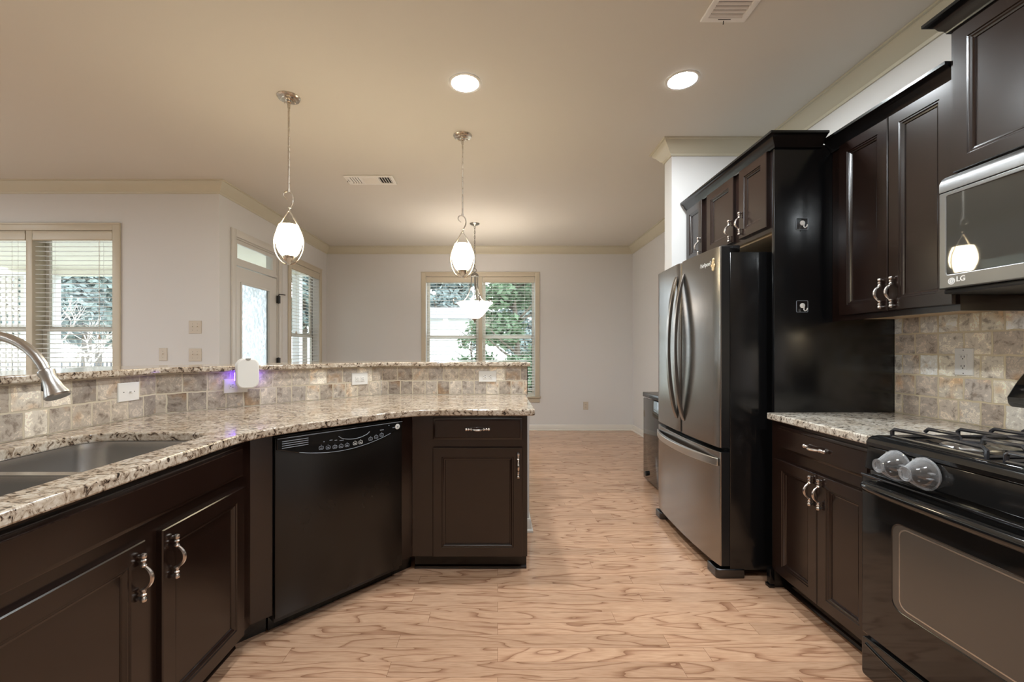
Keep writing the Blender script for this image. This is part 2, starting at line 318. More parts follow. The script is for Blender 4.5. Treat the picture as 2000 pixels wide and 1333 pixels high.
# ------------------------------------------------------------------ mesh builder
class MB:
    def __init__(self):
        self.bm = bmesh.new()

    def box(self, x0, x1, y0, y1, z0, z1, bev=0.0, seg=2):
        bm = self.bm
        vs = [bm.verts.new(p) for p in ((x0, y0, z0), (x1, y0, z0), (x1, y1, z0), (x0, y1, z0), (x0, y0, z1), (x1, y0, z1), (x1, y1, z1), (x0, y1, z1))]
        fs = [bm.faces.new([vs[i] for i in q]) for q in ((0, 3, 2, 1), (4, 5, 6, 7), (0, 1, 5, 4), (1, 2, 6, 5), (2, 3, 7, 6), (3, 0, 4, 7))]
        if bev > 0:
            es = list({e for f in fs for e in f.edges})
            bmesh.ops.bevel(bm, geom=es, offset=bev, segments=seg, affect='EDGES', profile=0.5)
        return self

    def quad(self, pts):
        self.bm.faces.new([self.bm.verts.new(p) for p in pts])

    def prism(self, poly, z0, z1, axis='z'):
        """polygon extruded; axis z: poly is xy; axis y: poly is xz; axis x: poly is yz"""
        bm = self.bm
        def P(u, v, w):
            return (u, v, w) if axis == 'z' else ((u, w, v) if axis == 'y' else (w, u, v))
        a = [bm.verts.new(P(u, v, z0)) for u, v in poly]
        b = [bm.verts.new(P(u, v, z1)) for u, v in poly]
        n = len(poly)
        bm.faces.new(a); bm.faces.new(b)
        for i in range(n):
            bm.faces.new((a[i], a[(i + 1) % n], b[(i + 1) % n], b[i]))
        return self

    def slab(self, outer, holes, z0, z1, axis='z'):
        """polygon with holes, extruded"""
        bm = self.bm
        def P(u, v, w):
            return (u, v, w) if axis == 'z' else ((u, w, v) if axis == 'y' else (w, u, v))
        loops = [outer] + holes
        rings = []
        for w in (z0, z1):
            es, vv = [], []
            for lp in loops:
                vs = [bm.verts.new(P(u, v, w)) for u, v in lp]
                vv.append(vs)
                for i in range(len(vs)):
                    es.append(bm.edges.new((vs[i], vs[(i + 1) % len(vs)])))
            bmesh.ops.triangle_fill(bm, edges=es, use_beauty=True)
            rings.append(vv)
        for a, b in zip(rings[0], rings[1]):
            n = len(a)
            for i in range(n):
                bm.faces.new((a[i], a[(i + 1) % n], b[(i + 1) % n], b[i]))
        return self

    def tube(self, pts, r, seg=10, cap=True, flat=1.0):
        bm = self.bm
        pts = [Vector(p) for p in pts]
        n = len(pts)
        rr = r if isinstance(r, (list, tuple)) else [r] * n
        t0 = (pts[1] - pts[0]).normalized()
        up = Vector((0, 0, 1)) if abs(t0.z) < 0.9 else Vector((1, 0, 0))
        u = t0.cross(up).normalized()
        rings = []
        for i in range(n):
            t = (pts[min(i + 1, n - 1)] - pts[max(i - 1, 0)]).normalized()
            u = (u - t * u.dot(t)).normalized()
            v = t.cross(u)
            rings.append([bm.verts.new(pts[i] + (u * math.cos(a) + v * math.sin(a) * flat) * rr[i]) for a in [2 * math.pi * k / seg for k in range(seg)]])
        for a, b in zip(rings, rings[1:]):
            for k in range(seg):
                bm.faces.new((a[k], a[(k + 1) % seg], b[(k + 1) % seg], b[k]))
        if cap:
            bm.faces.new(rings[0]); bm.faces.new(rings[-1])
        return self

    def lathe(self, prof, c=(0, 0, 0), seg=24, mat=None, hollow=False):
        """profile of (r, z) revolved about z through c, optionally turned by a matrix first"""
        bm = self.bm
        mat = mat or Matrix.Identity(3)
        c = Vector(c)
        rings = []
        for r, z in prof:
            if r < 1e-6:
                rings.append([bm.verts.new(c + mat @ Vector((0, 0, z)))])
            else:
                rings.append([bm.verts.new(c + mat @ Vector((r * math.cos(2 * math.pi * k / seg), r * math.sin(2 * math.pi * k / seg), z))) for k in range(seg)])
        for a, b in zip(rings, rings[1:]):
            for k in range(seg):
                k2 = (k + 1) % seg
                if len(a) == 1 and len(b) == 1:
                    continue
                if len(a) == 1:
                    bm.faces.new((a[0], b[k2], b[k]))
                elif len(b) == 1:
                    bm.faces.new((a[k], a[k2], b[0]))
                else:
                    bm.faces.new((a[k], a[k2], b[k2], b[k]))
        if hollow:
            a, b = rings[-1], rings[0]
            for k in range(seg):
                bm.faces.new((a[k], a[(k + 1) % seg], b[(k + 1) % seg], b[k]))
            return self
        for ring in (rings[0], rings[-1]):
            if len(ring) > 2:
                bm.faces.new(ring)
        return self

    def ball(self, c, r, sx=1, sy=1, sz=1, seg=14):
        prof = [(r * math.sin(math.pi * i / 8), -r * math.cos(math.pi * i / 8)) for i in range(9)]
        prof[0] = (0, -r); prof[-1] = (0, r)
        return self.lathe(prof, c, seg, Matrix(((sx, 0, 0), (0, sy, 0), (0, 0, sz))))

    def cyl(self, p0, p1, r, seg=16):
        return self.tube([p0, p1], r, seg)

    def sweep(self, path, prof, side=1, closed=False):
        """closed profile of (offset, z) carried along an xy path with mitred corners"""
        bm = self.bm
        P = [Vector((p[0], p[1])) for p in path]
        n = len(P)
        def nrm(a, b):
            d = (b - a).normalized()
            return Vector((-d.y, d.x)) * side
        rings = []
        for i in range(n):
            if closed or 0 < i < n - 1:
                n1 = nrm(P[i - 1], P[i]); n2 = nrm(P[i], P[(i + 1) % n])
                mt = (n1 + n2) / max(0.2, 1 + n1.dot(n2))
            elif i == 0:
                mt = nrm(P[0], P[1])
            else:
                mt = nrm(P[-2], P[-1])
            rings.append([bm.verts.new((P[i].x + mt.x * o, P[i].y + mt.y * o, z)) for o, z in prof])
        m = len(prof)
        pairs = list(zip(rings, rings[1:]))
        if closed:
            pairs.append((rings[-1], rings[0]))
        for a, b in pairs:
            for k in range(m):
                bm.faces.new((a[k], a[(k + 1) % m], b[(k + 1) % m], b[k]))
        if not closed:
            bm.faces.new(rings[0]); bm.faces.new(rings[-1])
        return self

    def rings(self, x0, x1, z0, z1, steps, yb, cap=True):
        """raised or recessed panel facing -y: steps are (inset, y); yb is the back face"""
        bm = self.bm
        loops = []
        for ins, y in [(steps[0][0], yb)] + list(steps):
            loops.append([bm.verts.new(p) for p in ((x0 + ins, y, z0 + ins), (x1 - ins, y, z0 + ins), (x1 - ins, y, z1 - ins), (x0 + ins, y, z1 - ins))])
        bm.faces.new(loops[0])
        for a, b in zip(loops, loops[1:]):
            for k in range(4):
                bm.faces.new((a[k], a[(k + 1) % 4], b[(k + 1) % 4], b[k]))
        if cap:
            bm.faces.new(loops[-1])
        return self

    def build(self, name, mat, parent=None, bev=0.0, angle=35, label=None, world=False):
        bm = self.bm
        bmesh.ops.recalc_face_normals(bm, faces=bm.faces)
        me = bpy.data.meshes.new(name)
        bm.to_mesh(me); bm.free()
        for p in me.polygons:
            p.use_smooth = True
        me.set_sharp_from_angle(angle=R(angle))
        me.materials.append(mat)
        o = bpy.data.objects.new(name, me)
        COL.objects.link(o)
        if parent is not None:
            o.parent = parent
            if world:
                top = parent
                while top.parent:
                    top = top.parent
                mw = Matrix.Translation(top.location) @ top.rotation_euler.to_matrix().to_4x4()
                me.transform(mw.inverted())
        if bev > 0:
            b = o.modifiers.new('edge', 'BEVEL'); b.width = bev; b.segments = 2; b.limit_method = 'ANGLE'; b.angle_limit = R(40)
        if label:
            o['label'] = label
        return o

def tag(o, label, cat, group=None):
    o['label'] = label; o['category'] = cat
    if group:
        o['group'] = group
    return o

def thing(name, label, cat, loc=(0, 0, 0), rz=0.0, group=None):
    o = bpy.data.objects.new(name, None)
    o.empty_display_size = 0.1
    COL.objects.link(o)
    o.location = loc; o.rotation_euler = (0, 0, R(rz))
    return tag(o, label, cat, group)

def setting(name, loc=(0, 0, 0), rz=0.0):
    o = bpy.data.objects.new(name, None)
    o.empty_display_size = 0.1
    COL.objects.link(o)
    o.location = loc; o.rotation_euler = (0, 0, R(rz))
    o['kind'] = 'structure'
    return o

def struct(o):
    o['kind'] = 'structure'
    return o

def dup(root, loc, rz=None, label=None, group=None):
    r = root.copy(); COL.objects.link(r); r.location = loc
    if rz is not None:
        r.rotation_euler = (0, 0, R(rz))
    if label:
        r['label'] = label
    if group:
        r['group'] = group
    for ch in list(root.children):
        c = ch.copy(); COL.objects.link(c); c.parent = r
        for g in list(ch.children):
            d = g.copy(); COL.objects.link(d); d.parent = c
    return r

def text_mesh(name, body, size, mat, parent, loc, rot, bold=False, extrude=0.0006):
    cu = bpy.data.curves.new(name, 'FONT'); cu.body = body; cu.size = size; cu.extrude = extrude
    cu.align_x = 'LEFT'; cu.align_y = 'BOTTOM'
    if bold:
        cu.offset = size * 0.02
    t = bpy.data.objects.new(name, cu); COL.objects.link(t)
    bpy.context.view_layer.update()
    me = bpy.data.meshes.new_from_object(t.evaluated_get(bpy.context.evaluated_depsgraph_get()))
    bpy.data.objects.remove(t); bpy.data.curves.remove(cu)
    me.materials.clear(); me.materials.append(mat)
    o = bpy.data.objects.new(name, me); COL.objects.link(o)
    o.parent = parent; o.location = loc; o.rotation_euler = rot
    return o

def arc(cx, cz, r, a0, a1, n):
    return [(cx + r * math.cos(R(a0 + (a1 - a0) * i / n)), cz + r * math.sin(R(a0 + (a1 - a0) * i / n))) for i in range(n + 1)]

def rrect(x0, x1, y0, y1, r, n=6):
    p = []
    for cx, cy, a in ((x1 - r, y0 + r, -90), (x1 - r, y1 - r, 0), (x0 + r, y1 - r, 90), (x0 + r, y0 + r, 180)):
        p += arc(cx, cy, r, a, a + 90, n)
    return p

# ------------------------------------------------------------------ room shell
H = 2.85
WB, WL, WF, WR = 6.77, -2.66, 4.16, 2.10          # back wall, dining left wall, living-room wall, right wall
plan = [(-7.04, -5.2), (2.24, -5.2), (2.24, 6.91), (-2.80, 6.91), (-2.80, 4.30), (-7.04, 4.30)]
m = MB(); m.prism(plan, -0.08, 0.0); struct(m.build('floor', M['floor']))
m = MB(); m.prism(plan, H, H + 0.1); struct(m.build('ceiling', M['ceil']))

Z0, Z1 = 0.53, 2.39                                # window openings
def rect(a, b, c, d):
    return [(a, c), (b, c), (b, d), (a, d)]
m = MB(); m.slab(rect(-2.80, 2.24, 0, H), [rect(-1.115, 0.581, Z0, Z1)], WB, WB + 0.14, 'y'); struct(m.build('wall_back', M['wall']))
m = MB(); m.slab([(4.30, 0), (4.405, 0), (4.405, 2.40), (5.275, 2.40), (5.275, 0), (6.77, 0), (6.77, H), (4.30, H)], [rect(5.585, 6.48, Z0, Z1)], WL - 0.14, WL, 'x'); struct(m.build('wall_left', M['wall']))
m = MB(); m.slab(rect(-7.04, WL, 0, H), [rect(-5.27, -3.67, Z0, Z1)], WF, WF + 0.14, 'y'); struct(m.build('wall_living', M['wall']))
m = MB(); m.box(WR, WR + 0.14, -5.06, WB, 0, H); struct(m.build('wall_right', M['wall']))
m = MB(); m.box(1.34, WR, 3.35, 3.49, 0, H); struct(m.build('wall_alcove', M['wall']))
m = MB(); m.box(-6.9, 2.24, -5.2, -5.06, 0, H); struct(m.build('wall_front', M['wall']))
m = MB(); m.slab(rect(-5.2, 4.16, 0, H), [rect(-1.95, 1.95, Z0, Z1)], -7.04, -6.9, 'x'); struct(m.build('wall_far_left', M['wall']))

crown = [(0, H - 0.108), (0.010, H - 0.108), (0.014, H - 0.092), (0.026, H - 0.084), (0.050, H - 0.050), (0.074, H - 0.026), (0.078, H - 0.012), (0.092, H - 0.010), (0.092, H), (0, H)]
m = MB()
m.sweep([(WR, -5.06), (WR, 3.35), (1.34, 3.35), (1.34, 3.49), (WR, 3.49), (WR, WB), (WL, WB), (WL, WF), (-6.9, WF), (-6.9, -5.06)], crown, 1, True)
struct(m.build('trim_1', M['trim']))
base = [(0, 0), (0.026, 0), (0.026, 0.012), (0.016, 0.022), (0.014, 0.075), (0.008, 0.088), (0, 0.088)]
for nm, path in (('baseboard_back', [(WR - 0.014, WB), (WL, WB)]), ('baseboard_right', [(WR, 3.49), (WR, WB)]), ('baseboard_left', [(WL, WB), (WL, 5.36)]),
                 ('baseboard_living', [(WL, WF), (-6.9, WF)])):
    m = MB(); m.sweep(path, base, 1); struct(m.build(nm, M['white_trim']))

# ------------------------------------------------------------------ windows, blinds, patio door
def window(n, loc, rz, units):
    """local x runs along the wall as seen from the room, y outwards"""
    w = setting('window_%d' % n, loc, rz)
    a, b = units[0][0], units[-1][1]
    cw = 0.072
    m = MB()
    m.box(a - cw, a, -0.018, -0.0005, Z0, Z1 + cw, 0.004); m.box(b, b + cw, -0.018, -0.0005, Z0, Z1 + cw, 0.004)
    m.box(a, b, -0.018, -0.0005, Z1, Z1 + cw, 0.004)
    m.box(a - cw - 0.004, b + cw + 0.004, -0.024, -0.018, Z1 + cw - 0.016, Z1 + cw, 0.003)
    m.build('casing', M['casing'], w)
    m = MB(); m.box(a - 0.09, b + 0.09, -0.045, 0.0, Z0 - 0.024, Z0, 0.006); m.box(a, b, 0.0, 0.10, Z0 - 0.024, Z0 + 0.001); m.build('sill', M['casing'], w)
    m = MB(); m.box(a - cw, b + cw, -0.016, -0.0005, Z0 - 0.095, Z0 - 0.024, 0.004); m.build('apron', M['casing'], w)
    if len(units) > 1:
        m = MB()
        for (p, q), (p2, q2) in zip(units, units[1:]):
            m.box(q, p2, -0.010, 0.135, Z0, Z1, 0.003)
        m.build('mullion', M['casing'], w)
    for u0, u1 in units:
        s = MB()
        zm = 1.45
        for y0, y1, za, zb in ((0.085, 0.115, Z0, zm + 0.02), (0.112, 0.138, zm - 0.02, Z1)):
            s.slab(rect(u0 + 0.002, u1 - 0.002, za, zb), [rect(u0 + 0.045, u1 - 0.045, za + 0.05, zb - 0.04)], y0, y1, 'y')
        so = s.build('sash', M['vinyl'], w, bev=0.003)
        m = MB(); m.box(u1 - 0.047, u1 - 0.040, 0.080, 0.0845, Z0 + 0.05, Z1 - 0.04); m.build('weather_strip', M['dark'], so)
        m = MB(); m.box(u0 + 0.045, u1 - 0.045, 0.099, 0.102, Z0 + 0.05, zm - 0.02); m.build('pane', M['pane'], so)
        m = MB(); m.box(u0 + 0.045, u1 - 0.045, 0.124, 0.127, zm + 0.03, Z1 - 0.04); m.build('pane', M['pane'], so)
    return w

def blind(loc, rz, wd, label, group, bottom, cord_x, tassel):
    """root at the middle of the valance's top; y outwards"""
    t = thing('window_blind', label, 'blind', loc, rz, group)
    h = wd / 2
    m = MB()
    m.prism([(-0.012, -0.005), (-0.016, -0.02), (-0.010, -0.035), (-0.014, -0.085), (-0.006, -0.094), (0.002, -0.094), (0.002, -0.005)], -h + 0.001, h - 0.001, 'x')
    m.build('valance', M['casing'], t)
    m = MB(); m.box(-h + 0.004, h - 0.004, 0.008, 0.058, -0.055, -0.008, 0.003); m.build('head_rail', M['blind'], t)
    m = MB()
    z = -0.10
    while z > bottom + 0.03:
        c = []
        for i in range(5):
            yy = -0.024 + 0.012 * i
            c.append((0.033 + yy, z + 0.003 * (1 - (yy / 0.024) ** 2) + yy * 0.10))
        prof = c + [(y, zz - 0.0028) for y, zz in reversed(c)]
        m.prism(prof, -h + 0.006, h - 0.006, 'x')
        z -= 0.0445
    m.build('slats', M['blind'], t)
    m = MB(); m.box(-h + 0.006, h - 0.006, 0.008, 0.058, bottom, bottom + 0.016, 0.004); m.build('bottom_rail', M['blind'], t)
    m = MB()
    for x in (-h * 0.62, h * 0.62):
        for y in (0.006, 0.060):
            m.tube([(x, y, -0.05), (x, y, bottom + 0.01)], 0.0011, 5)
    m.build('ladder_cord', M['blind'], t)
    m = MB(); m.tube([(cord_x, -0.004, -0.09), (cord_x, -0.006, tassel)], 0.0013, 6); c = m.build('lift_cord', M['ivory'], t)
    m = MB(); m.lathe([(0.0, 0.012), (0.006, 0.008), (0.007, -0.004), (0.011, -0.012), (0.010, -0.028), (0.0, -0.032)], (cord_x, -0.006, tassel), 10); m.build('tassel', M['ivory'], c)
    return t

window(1, (0, WF, 0), 0, [(-5.27, -4.50), (-4.44, -3.67)])
window(2, (WL, 0, 0), 90, [(5.585, 6.48)])
window(3, (0, WB, 0), 0, [(-1.115, -0.297), (-0.237, 0.581)])
window(4, (-6.9, 0, 0), 90, [(-1.95, -0.69), (-0.63, 0.63), (0.69, 1.95)])
BL = 'white slatted window blinds'
blind((-4.885, WF, Z1), 0, 0.76, 'white slatted blind at the left edge of the photo, in front of the porch lattice', BL, -1.80, -0.2, -0.9)
blind((-4.055, WF, Z1), 0, 0.76, 'white slatted blind with long lift cord beside the three beige switch plates', BL, -1.80, 0.255, -1.01)
blind((WL, 6.0325, Z1), 90, 0.885, 'white slatted blind in the narrow window right of the patio door', BL, -1.80, -0.30, -0.9)
blind((-0.706, WB, Z1), 0, 0.81, 'white slatted blind, left one of the pair on the back wall', BL, -1.80, 0.30, -0.8)
blind((0.172, WB, Z1), 0, 0.81, 'white slatted blind, right one of the pair on the back wall, nearer the fridge', BL, -1.78, 0.33, -0.75)

d = setting('door_1', (WL, 0, 0), 90)
a, b = 4.405, 5.275
m = MB()
m.box(a - 0.074, a, -0.020, -0.0005, 0, 2.474, 0.005); m.box(b, b + 0.074, -0.020, -0.0005, 0, 2.474, 0.005); m.box(a, b, -0.020, -0.0005, 2.40, 2.474, 0.005)
m.build('casing', M['door_white'], d)
m = MB()
m.box(a, a + 0.012, 0.0, 0.14, 0, 2.40); m.box(b - 0.012, b, 0, 0.14, 0, 2.40); m.box(a, b, 0, 0.14, 2.385, 2.40); m.box(a + 0.012, b - 0.012, 0.004, 0.12, 2.118, 2.15)
m.build('jamb', M['door_white'], d)
m = MB(); m.slab(rect(a + 0.012, b - 0.012, 2.15, 2.385), [rect(a + 0.065, b - 0.095, 2.195, 2.345)], 0.012, 0.05, 'y'); tr = m.build('transom_sash', M['door_white'], d, bev=0.004)
m = MB(); m.box(a + 0.065, b - 0.095, 0.03, 0.034, 2.195, 2.345); m.build('pane', M['pane'], tr)
m = MB(); m.slab(rect(a + 0.015, b - 0.015, 0.01, 2.108), [rect(a + 0.135, b - 0.185, 0.32, 1.94)], 0.012, 0.056, 'y'); dl = m.build('door_leaf', M['door_white'], d, bev=0.004)
m = MB(); m.slab(rect(a + 0.115, b - 0.165, 0.30, 1.96), [rect(a + 0.14, b - 0.19, 0.325, 1.935)], 0.004, 0.012, 'y'); m.build('glazing_bead', M['door_white'], dl, bev=0.003)
m = MB(); m.box(a + 0.135, b - 0.185, 0.03, 0.036, 0.32, 1.94); m.build('pane', M['frost'], dl)
for z in (0.32, 1.11, 1.86):
    m = MB(); m.tube([(b - 0.006, -0.008, z - 0.05), (b - 0.006, -0.008, z + 0.05)], 0.008, 10); m.box(b - 0.03, b + 0.012, -0.0215, 0.006, z - 0.045, z + 0.045)
    if z > 1.8:
        m.tube([(b - 0.006, -0.01, z + 0.05), (b - 0.006, -0.012, z + 0.065), (b + 0.02, -0.05, z + 0.062), (b + 0.05, -0.06, z + 0.062)], 0.006, 8)
    m.build('hinge', M['dark'], d)
m = MB(); m.lathe([(0.026, 0), (0.026, 0.006), (0.011, 0.010), (0.010, 0.04), (0.027, 0.05), (0.028, 0.065), (0.015, 0.076), (0, 0.078)], (a + 0.06, 0.012, 0.98), 18, Matrix(((1, 0, 0), (0, 0, -1), (0, 1, 0)))); m.build('knob', M['dark'], dl)

# ------------------------------------------------------------------ outdoors
m = MB(); m.prism([(-60, -20), (30, -20), (30, 80), (-60, 80)], -0.5, -0.3); struct(m.build('ground', M['lawn']))
m = MB(); m.box(-8.2, -2.82, 4.32, 7.4, -0.28, -0.06); struct(m.build('porch_floor', M['siding']))
m = MB(); m.box(-8.2, -2.82, 4.32, 7.4, 2.62, 2.74); m.box(-8.2, -2.82, 7.28, 7.4, 2.50, 2.62); struct(m.build('porch_ceiling', M['porch']))
for x in (-7.42, -3.35):
    m = MB(); m.box(x - 0.06, x + 0.06, 7.22, 7.34, -0.06, 2.50, 0.005); struct(m.build('porch_column', M['siding']))
t = thing('lattice_screen', 'pale square lattice screen on the porch outside the left window', 'lattice', (-8.0, 7.0, -0.06))
m = MB()
for i in range(14):
    m.box(-0.95 + i * 0.098, -0.95 + i * 0.098 + 0.052, 0, 0.012, 0, 2.5)
for i in range(26):
    m.box(-0.96, 0.40, 0.012, 0.024, 0.02 + i * 0.098, 0.02 + i * 0.098 + 0.052)
m.build('lattice', M['lattice'], t)
m = MB(); m.box(0.40, 0.47, -0.02, 0.04, 0, 2.56); m.box(-0.98, 0.40, -0.02, 0.04, 2.5, 2.56); m.build('frame', M['siding'], t)

t = thing('iron_fence', 'black iron picket fence at the end of the yard beyond the left window', 'fence', (-12.5, 13.2, -0.3))
m = MB(); m.box(-5, 5, 0, 0.03, 0.95, 0.99); m.box(-5, 5, 0, 0.03, 0.15, 0.19); m.build('rail', M['fence'], t)
m = MB()
for i in range(80):
    m.box(-5 + i * 0.125, -5 + i * 0.125 + 0.022, 0.004, 0.026, 0, 1.18)
m.build('pickets', M['fence'], t)

def foliage_mesh(blobs, n, size, seed):
    rnd = random.Random(seed)
    m = MB()
    for i in range(n):
        (cx, cy, cz), (rx, ry, rz) = blobs[rnd.randrange(len(blobs))]
        while True:
            p = Vector((rnd.uniform(-1, 1), rnd.uniform(-1, 1), rnd.uniform(-1, 1)))
            if 0.2 < p.length < 1:
                break
        c = Vector((cx + p.x * rx, cy + p.y * ry, cz + p.z * rz))
        u = Vector((rnd.gauss(0, 1), rnd.gauss(0, 1), rnd.gauss(0, 0.7))).normalized()
        v = u.cross(Vector((rnd.gauss(0, 1), rnd.gauss(0, 1), rnd.gauss(0, 1)))).normalized()
        s = size * rnd.uniform(0.6, 1.4)
        m.quad([c - u * s, c + v * s * 0.5, c + u * s, c - v * s * 0.5])
    return m

def tree(loc, hgt, rad, n, size, leaf, label, group, seed, trunk=0.16, low=0.25):
    t = thing('tree', label, 'tree', loc, 0, group)
    rnd = random.Random(seed)
    m = MB()
    m.tube([(0, 0, 0), (0.05, 0, hgt * 0.3), (-0.06, 0.05, hgt * 0.6), (0.02, 0, hgt * 0.9)], [trunk, trunk * 0.75, trunk * 0.5, trunk * 0.15], 8)
    for k in range(9):
        a = rnd.uniform(0, 6.28); z = hgt * rnd.uniform(0.2, 0.75)
        m.tube([(0, 0, z), (math.cos(a) * rad * 0.4, math.sin(a) * rad * 0.4, z + hgt * 0.06), (math.cos(a) * rad * 0.8, math.sin(a) * rad * 0.8, z + hgt * 0.14)], [trunk * 0.4, trunk * 0.25, trunk * 0.1], 6)
    m.build('trunk', M['bark_dk'], t)
    bl = [((rnd.uniform(-0.6, 0.6) * rad, rnd.uniform(-0.6, 0.6) * rad, hgt * rnd.uniform(low, 0.95)), (rad * rnd.uniform(0.35, 0.6),) * 2 + (rad * rnd.uniform(0.25, 0.45),)) for _ in range(16)]
    foliage_mesh(bl, n, size, seed).build('foliage', leaf, t, angle=180)
    return t

TG = 'trees in the yard'
tree((0.55, 13.2, -0.3), 5.2, 1.6, 11000, 0.11, M['leaf'], 'bushy green tree right outside the back wall window, behind its right half', TG, 3, 0.12, 0.08)
tree((-0.9, 15.5, -0.3), 2.6, 0.8, 1400, 0.09, M['leaf'], 'low green shrub in front of the white shed outside the back window', TG, 31, 0.06, 0.1)
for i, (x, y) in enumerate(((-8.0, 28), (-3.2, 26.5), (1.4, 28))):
    tree((x, y, -0.3), 12.5, 1.9, 10000, 0.21, M['leaf_hazed'], ['tall hazy tree left of the white shed', 'tall hazy tree behind the white shed roof', 'tall hazy tree behind the bushy green tree'][i], TG, 10 + i, 0.25, 0.15)
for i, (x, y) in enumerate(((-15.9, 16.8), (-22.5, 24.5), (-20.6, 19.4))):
    tree((x, y, -0.3), 7.5, 1.75, 11000, 0.13, M['leaf_hazed'], ['haze-paled tree behind the iron fence, nearest of three', 'haze-paled tree behind the iron fence, farthest back of three', 'haze-paled tree behind the iron fence, farthest left of three'][i], TG, 20 + i, 0.18, 0.3)
tree((-7.4, 16.5, -0.3), 7.0, 1.6, 5200, 0.17, M['leaf_hazed'], 'haze-paled tree seen through the narrow window by the patio door', TG, 41, 0.18, 0.35)

t = thing('bare_tree', 'bare pale-branched tree in the yard outside the left window', 'tree', (-9.6, 10.4, -0.3), 0, TG)
m = MB()
rb = random.Random(5)
def branch(p, d, ln, r, lv):
    q = [p]
    for i in range(3):
        d = (d + Vector((rb.gauss(0, 0.16), rb.gauss(0, 0.16), rb.gauss(0.03, 0.1)))).normalized()
        q.append(q[-1] + d * ln / 3)
    m.tube(q, [r, r * 0.85, r * 0.7, r * 0.55], 5)
    if lv > 0:
        for k in range(3 if lv > 2 else 4):
            nd = (d + Vector((rb.gauss(0, 0.6), rb.gauss(0, 0.6), rb.gauss(0.1, 0.4)))).normalized()
            branch(q[rb.choice((2, 3))], nd, ln * 0.72, r * 0.55, lv - 1)
branch(Vector((0, 0, 0)), Vector((0, 0, 1)), 1.1, 0.07, 4)
m.build('branches', M['bark'], t)

t = thing('garden_shed', 'white sided garden shed beyond the back yard, low grey roof', 'shed', (-3.1, 21, -0.3))
m = MB(); m.box(-2.6, 1.7, 0, 3, 0, 3.1)
m.build('wall', M['siding'], t)
m = MB()
for i in range(20):
    m.prism([(-0.03, 0.15 * i), (0.0, 0.15 * i), (0.0, 0.15 * i + 0.148)], -2.62, 1.72, 'x')
m.build('siding', M['siding'], t)
m = MB(); m.prism([(-0.35, 3.05), (3.3, 3.05), (1.5, 3.75)], -2.8, 1.9, 'x'); m.build('roof', M['roof'], t)

# ------------------------------------------------------------------ shared cabinet pieces
CT = 0.922                                          # counter height
def pull(parent, x, y, z, vertical=True, L=0.14):
    """arched pull with turned ends, standing off a front at local y"""
    m = MB()
    h = L / 2
    def P(s, out):
        return (x, y - out, z + s) if vertical else (x + s, y - out, z)
    for sgn in (-1, 1):
        rot = Matrix.Identity(3) if vertical else Matrix(((0, 0, 1), (0, 1, 0), (-1, 0, 0)))
        if sgn < 0:
            rot = rot @ Matrix(((1, 0, 0), (0, -1, 0), (0, 0, -1)))
        c = P(sgn * (h - 0.034), 0.0125)
        m.lathe([(0, -0.004), (0.0085, -0.004), (0.009, 0.0), (0.0055, 0.005), (0.0055, 0.008), (0.0085, 0.011), (0.0085, 0.014), (0.005, 0.017), (0.0088, 0.022), (0.0095, 0.026), (0.008, 0.031), (0.003, 0.034), (0, 0.034)], c, 12, rot)
        m.cyl(P(sgn * (h - 0.010), 0.0), P(sgn * (h - 0.010), 0.012), 0.005, 8)
    n = 12
    pts, rad = [], []
    for i in range(n + 1):
        s = -1 + 2 * i / n
        pts.append(P(s * (h - 0.036), 0.0125 + 0.024 * (1 - abs(s) ** 2.2)))
        rad.append(0.0042 + 0.0022 * (1 - s * s))
    m.tube(pts, rad, 8)
    return m.build('handle', M['pewter'], parent)

DOOR = [(0, -0.017), (0.003, -0.020), (0.050, -0.020), (0.053, -0.016), (0.058, -0.016), (0.062, -0.012), (0.068, -0.010), (0.070, -0.006)]
def cab_door(root, x0, x1, z0, z1, hx=None, hz=None, name='door', mat=None):
    m = MB(); m.rings(x0, x1, z0, z1, DOOR, 0.0)
    o = m.build(name, mat or M['cab'], root, angle=25)
    if hx is not None:
        pull(o, hx, -0.020, hz)
    return o

def drawer_front(root, x0, x1, z0, z1, handle=True, name='drawer'):
    m = MB(); m.rings(x0, x1, z0, z1, [(0, -0.012), (0.004, -0.014), (0.012, -0.016), (0.014, -0.020)], 0.0)
    o = m.build(name, M['cab'], root, angle=25)
    if handle:
        pull(o, (x0 + x1) / 2, -0.020, (z0 + z1) / 2, False)
    return o

def carcass(root, w, dep, z0, z1, holes, toe=True, top=False, mat=None, ends=True):
    mat = mat or M['cab']
    m = MB(); m.slab(rect(0, w, z0, z1), [rect(*h) for h in holes], 0.0, 0.02, 'y'); m.build('face_frame', mat, root)
    m = MB()
    m.box(0, 0.018, 0.02, dep, z0, z1); m.box(w - 0.018, w, 0.02, dep, z0, z1)
    m.box(0.018, w - 0.018, 0.02, dep, z0, z0 + 0.018); m.box(0.018, w - 0.018, dep - 0.01, dep, z0 + 0.018, z1)
    if top:
        m.box(0.018, w - 0.018, 0.02, dep - 0.01, z1 - 0.018, z1)
    m.build('carcass', mat, root)
    if toe:
        m = MB(); m.box(0, w, 0.075, 0.09, 0, z0); m.build('toe_kick', M['cab_black'], root)
        m = MB(); m.prism([(0.060, 0.0), (0.075, 0.0), (0.075, 0.018), (0.069, 0.016), (0.062, 0.009)], 0, w, 'x'); m.build('shoe_moulding', M['cab'], root)

CCROWN = [(0, 0), (0.010, 0.0), (0.014, 0.012), (0.024, 0.020), (0.034, 0.040), (0.050, 0.052), (0.058, 0.054), (0.058, 0.066), (0, 0.066)]
def cab_crown(root, path, z, side=1):
    m = MB(); m.sweep(path, [(o, z + k) for o, k in CCROWN], side); return m.build('crown', M['cab_black'], root)

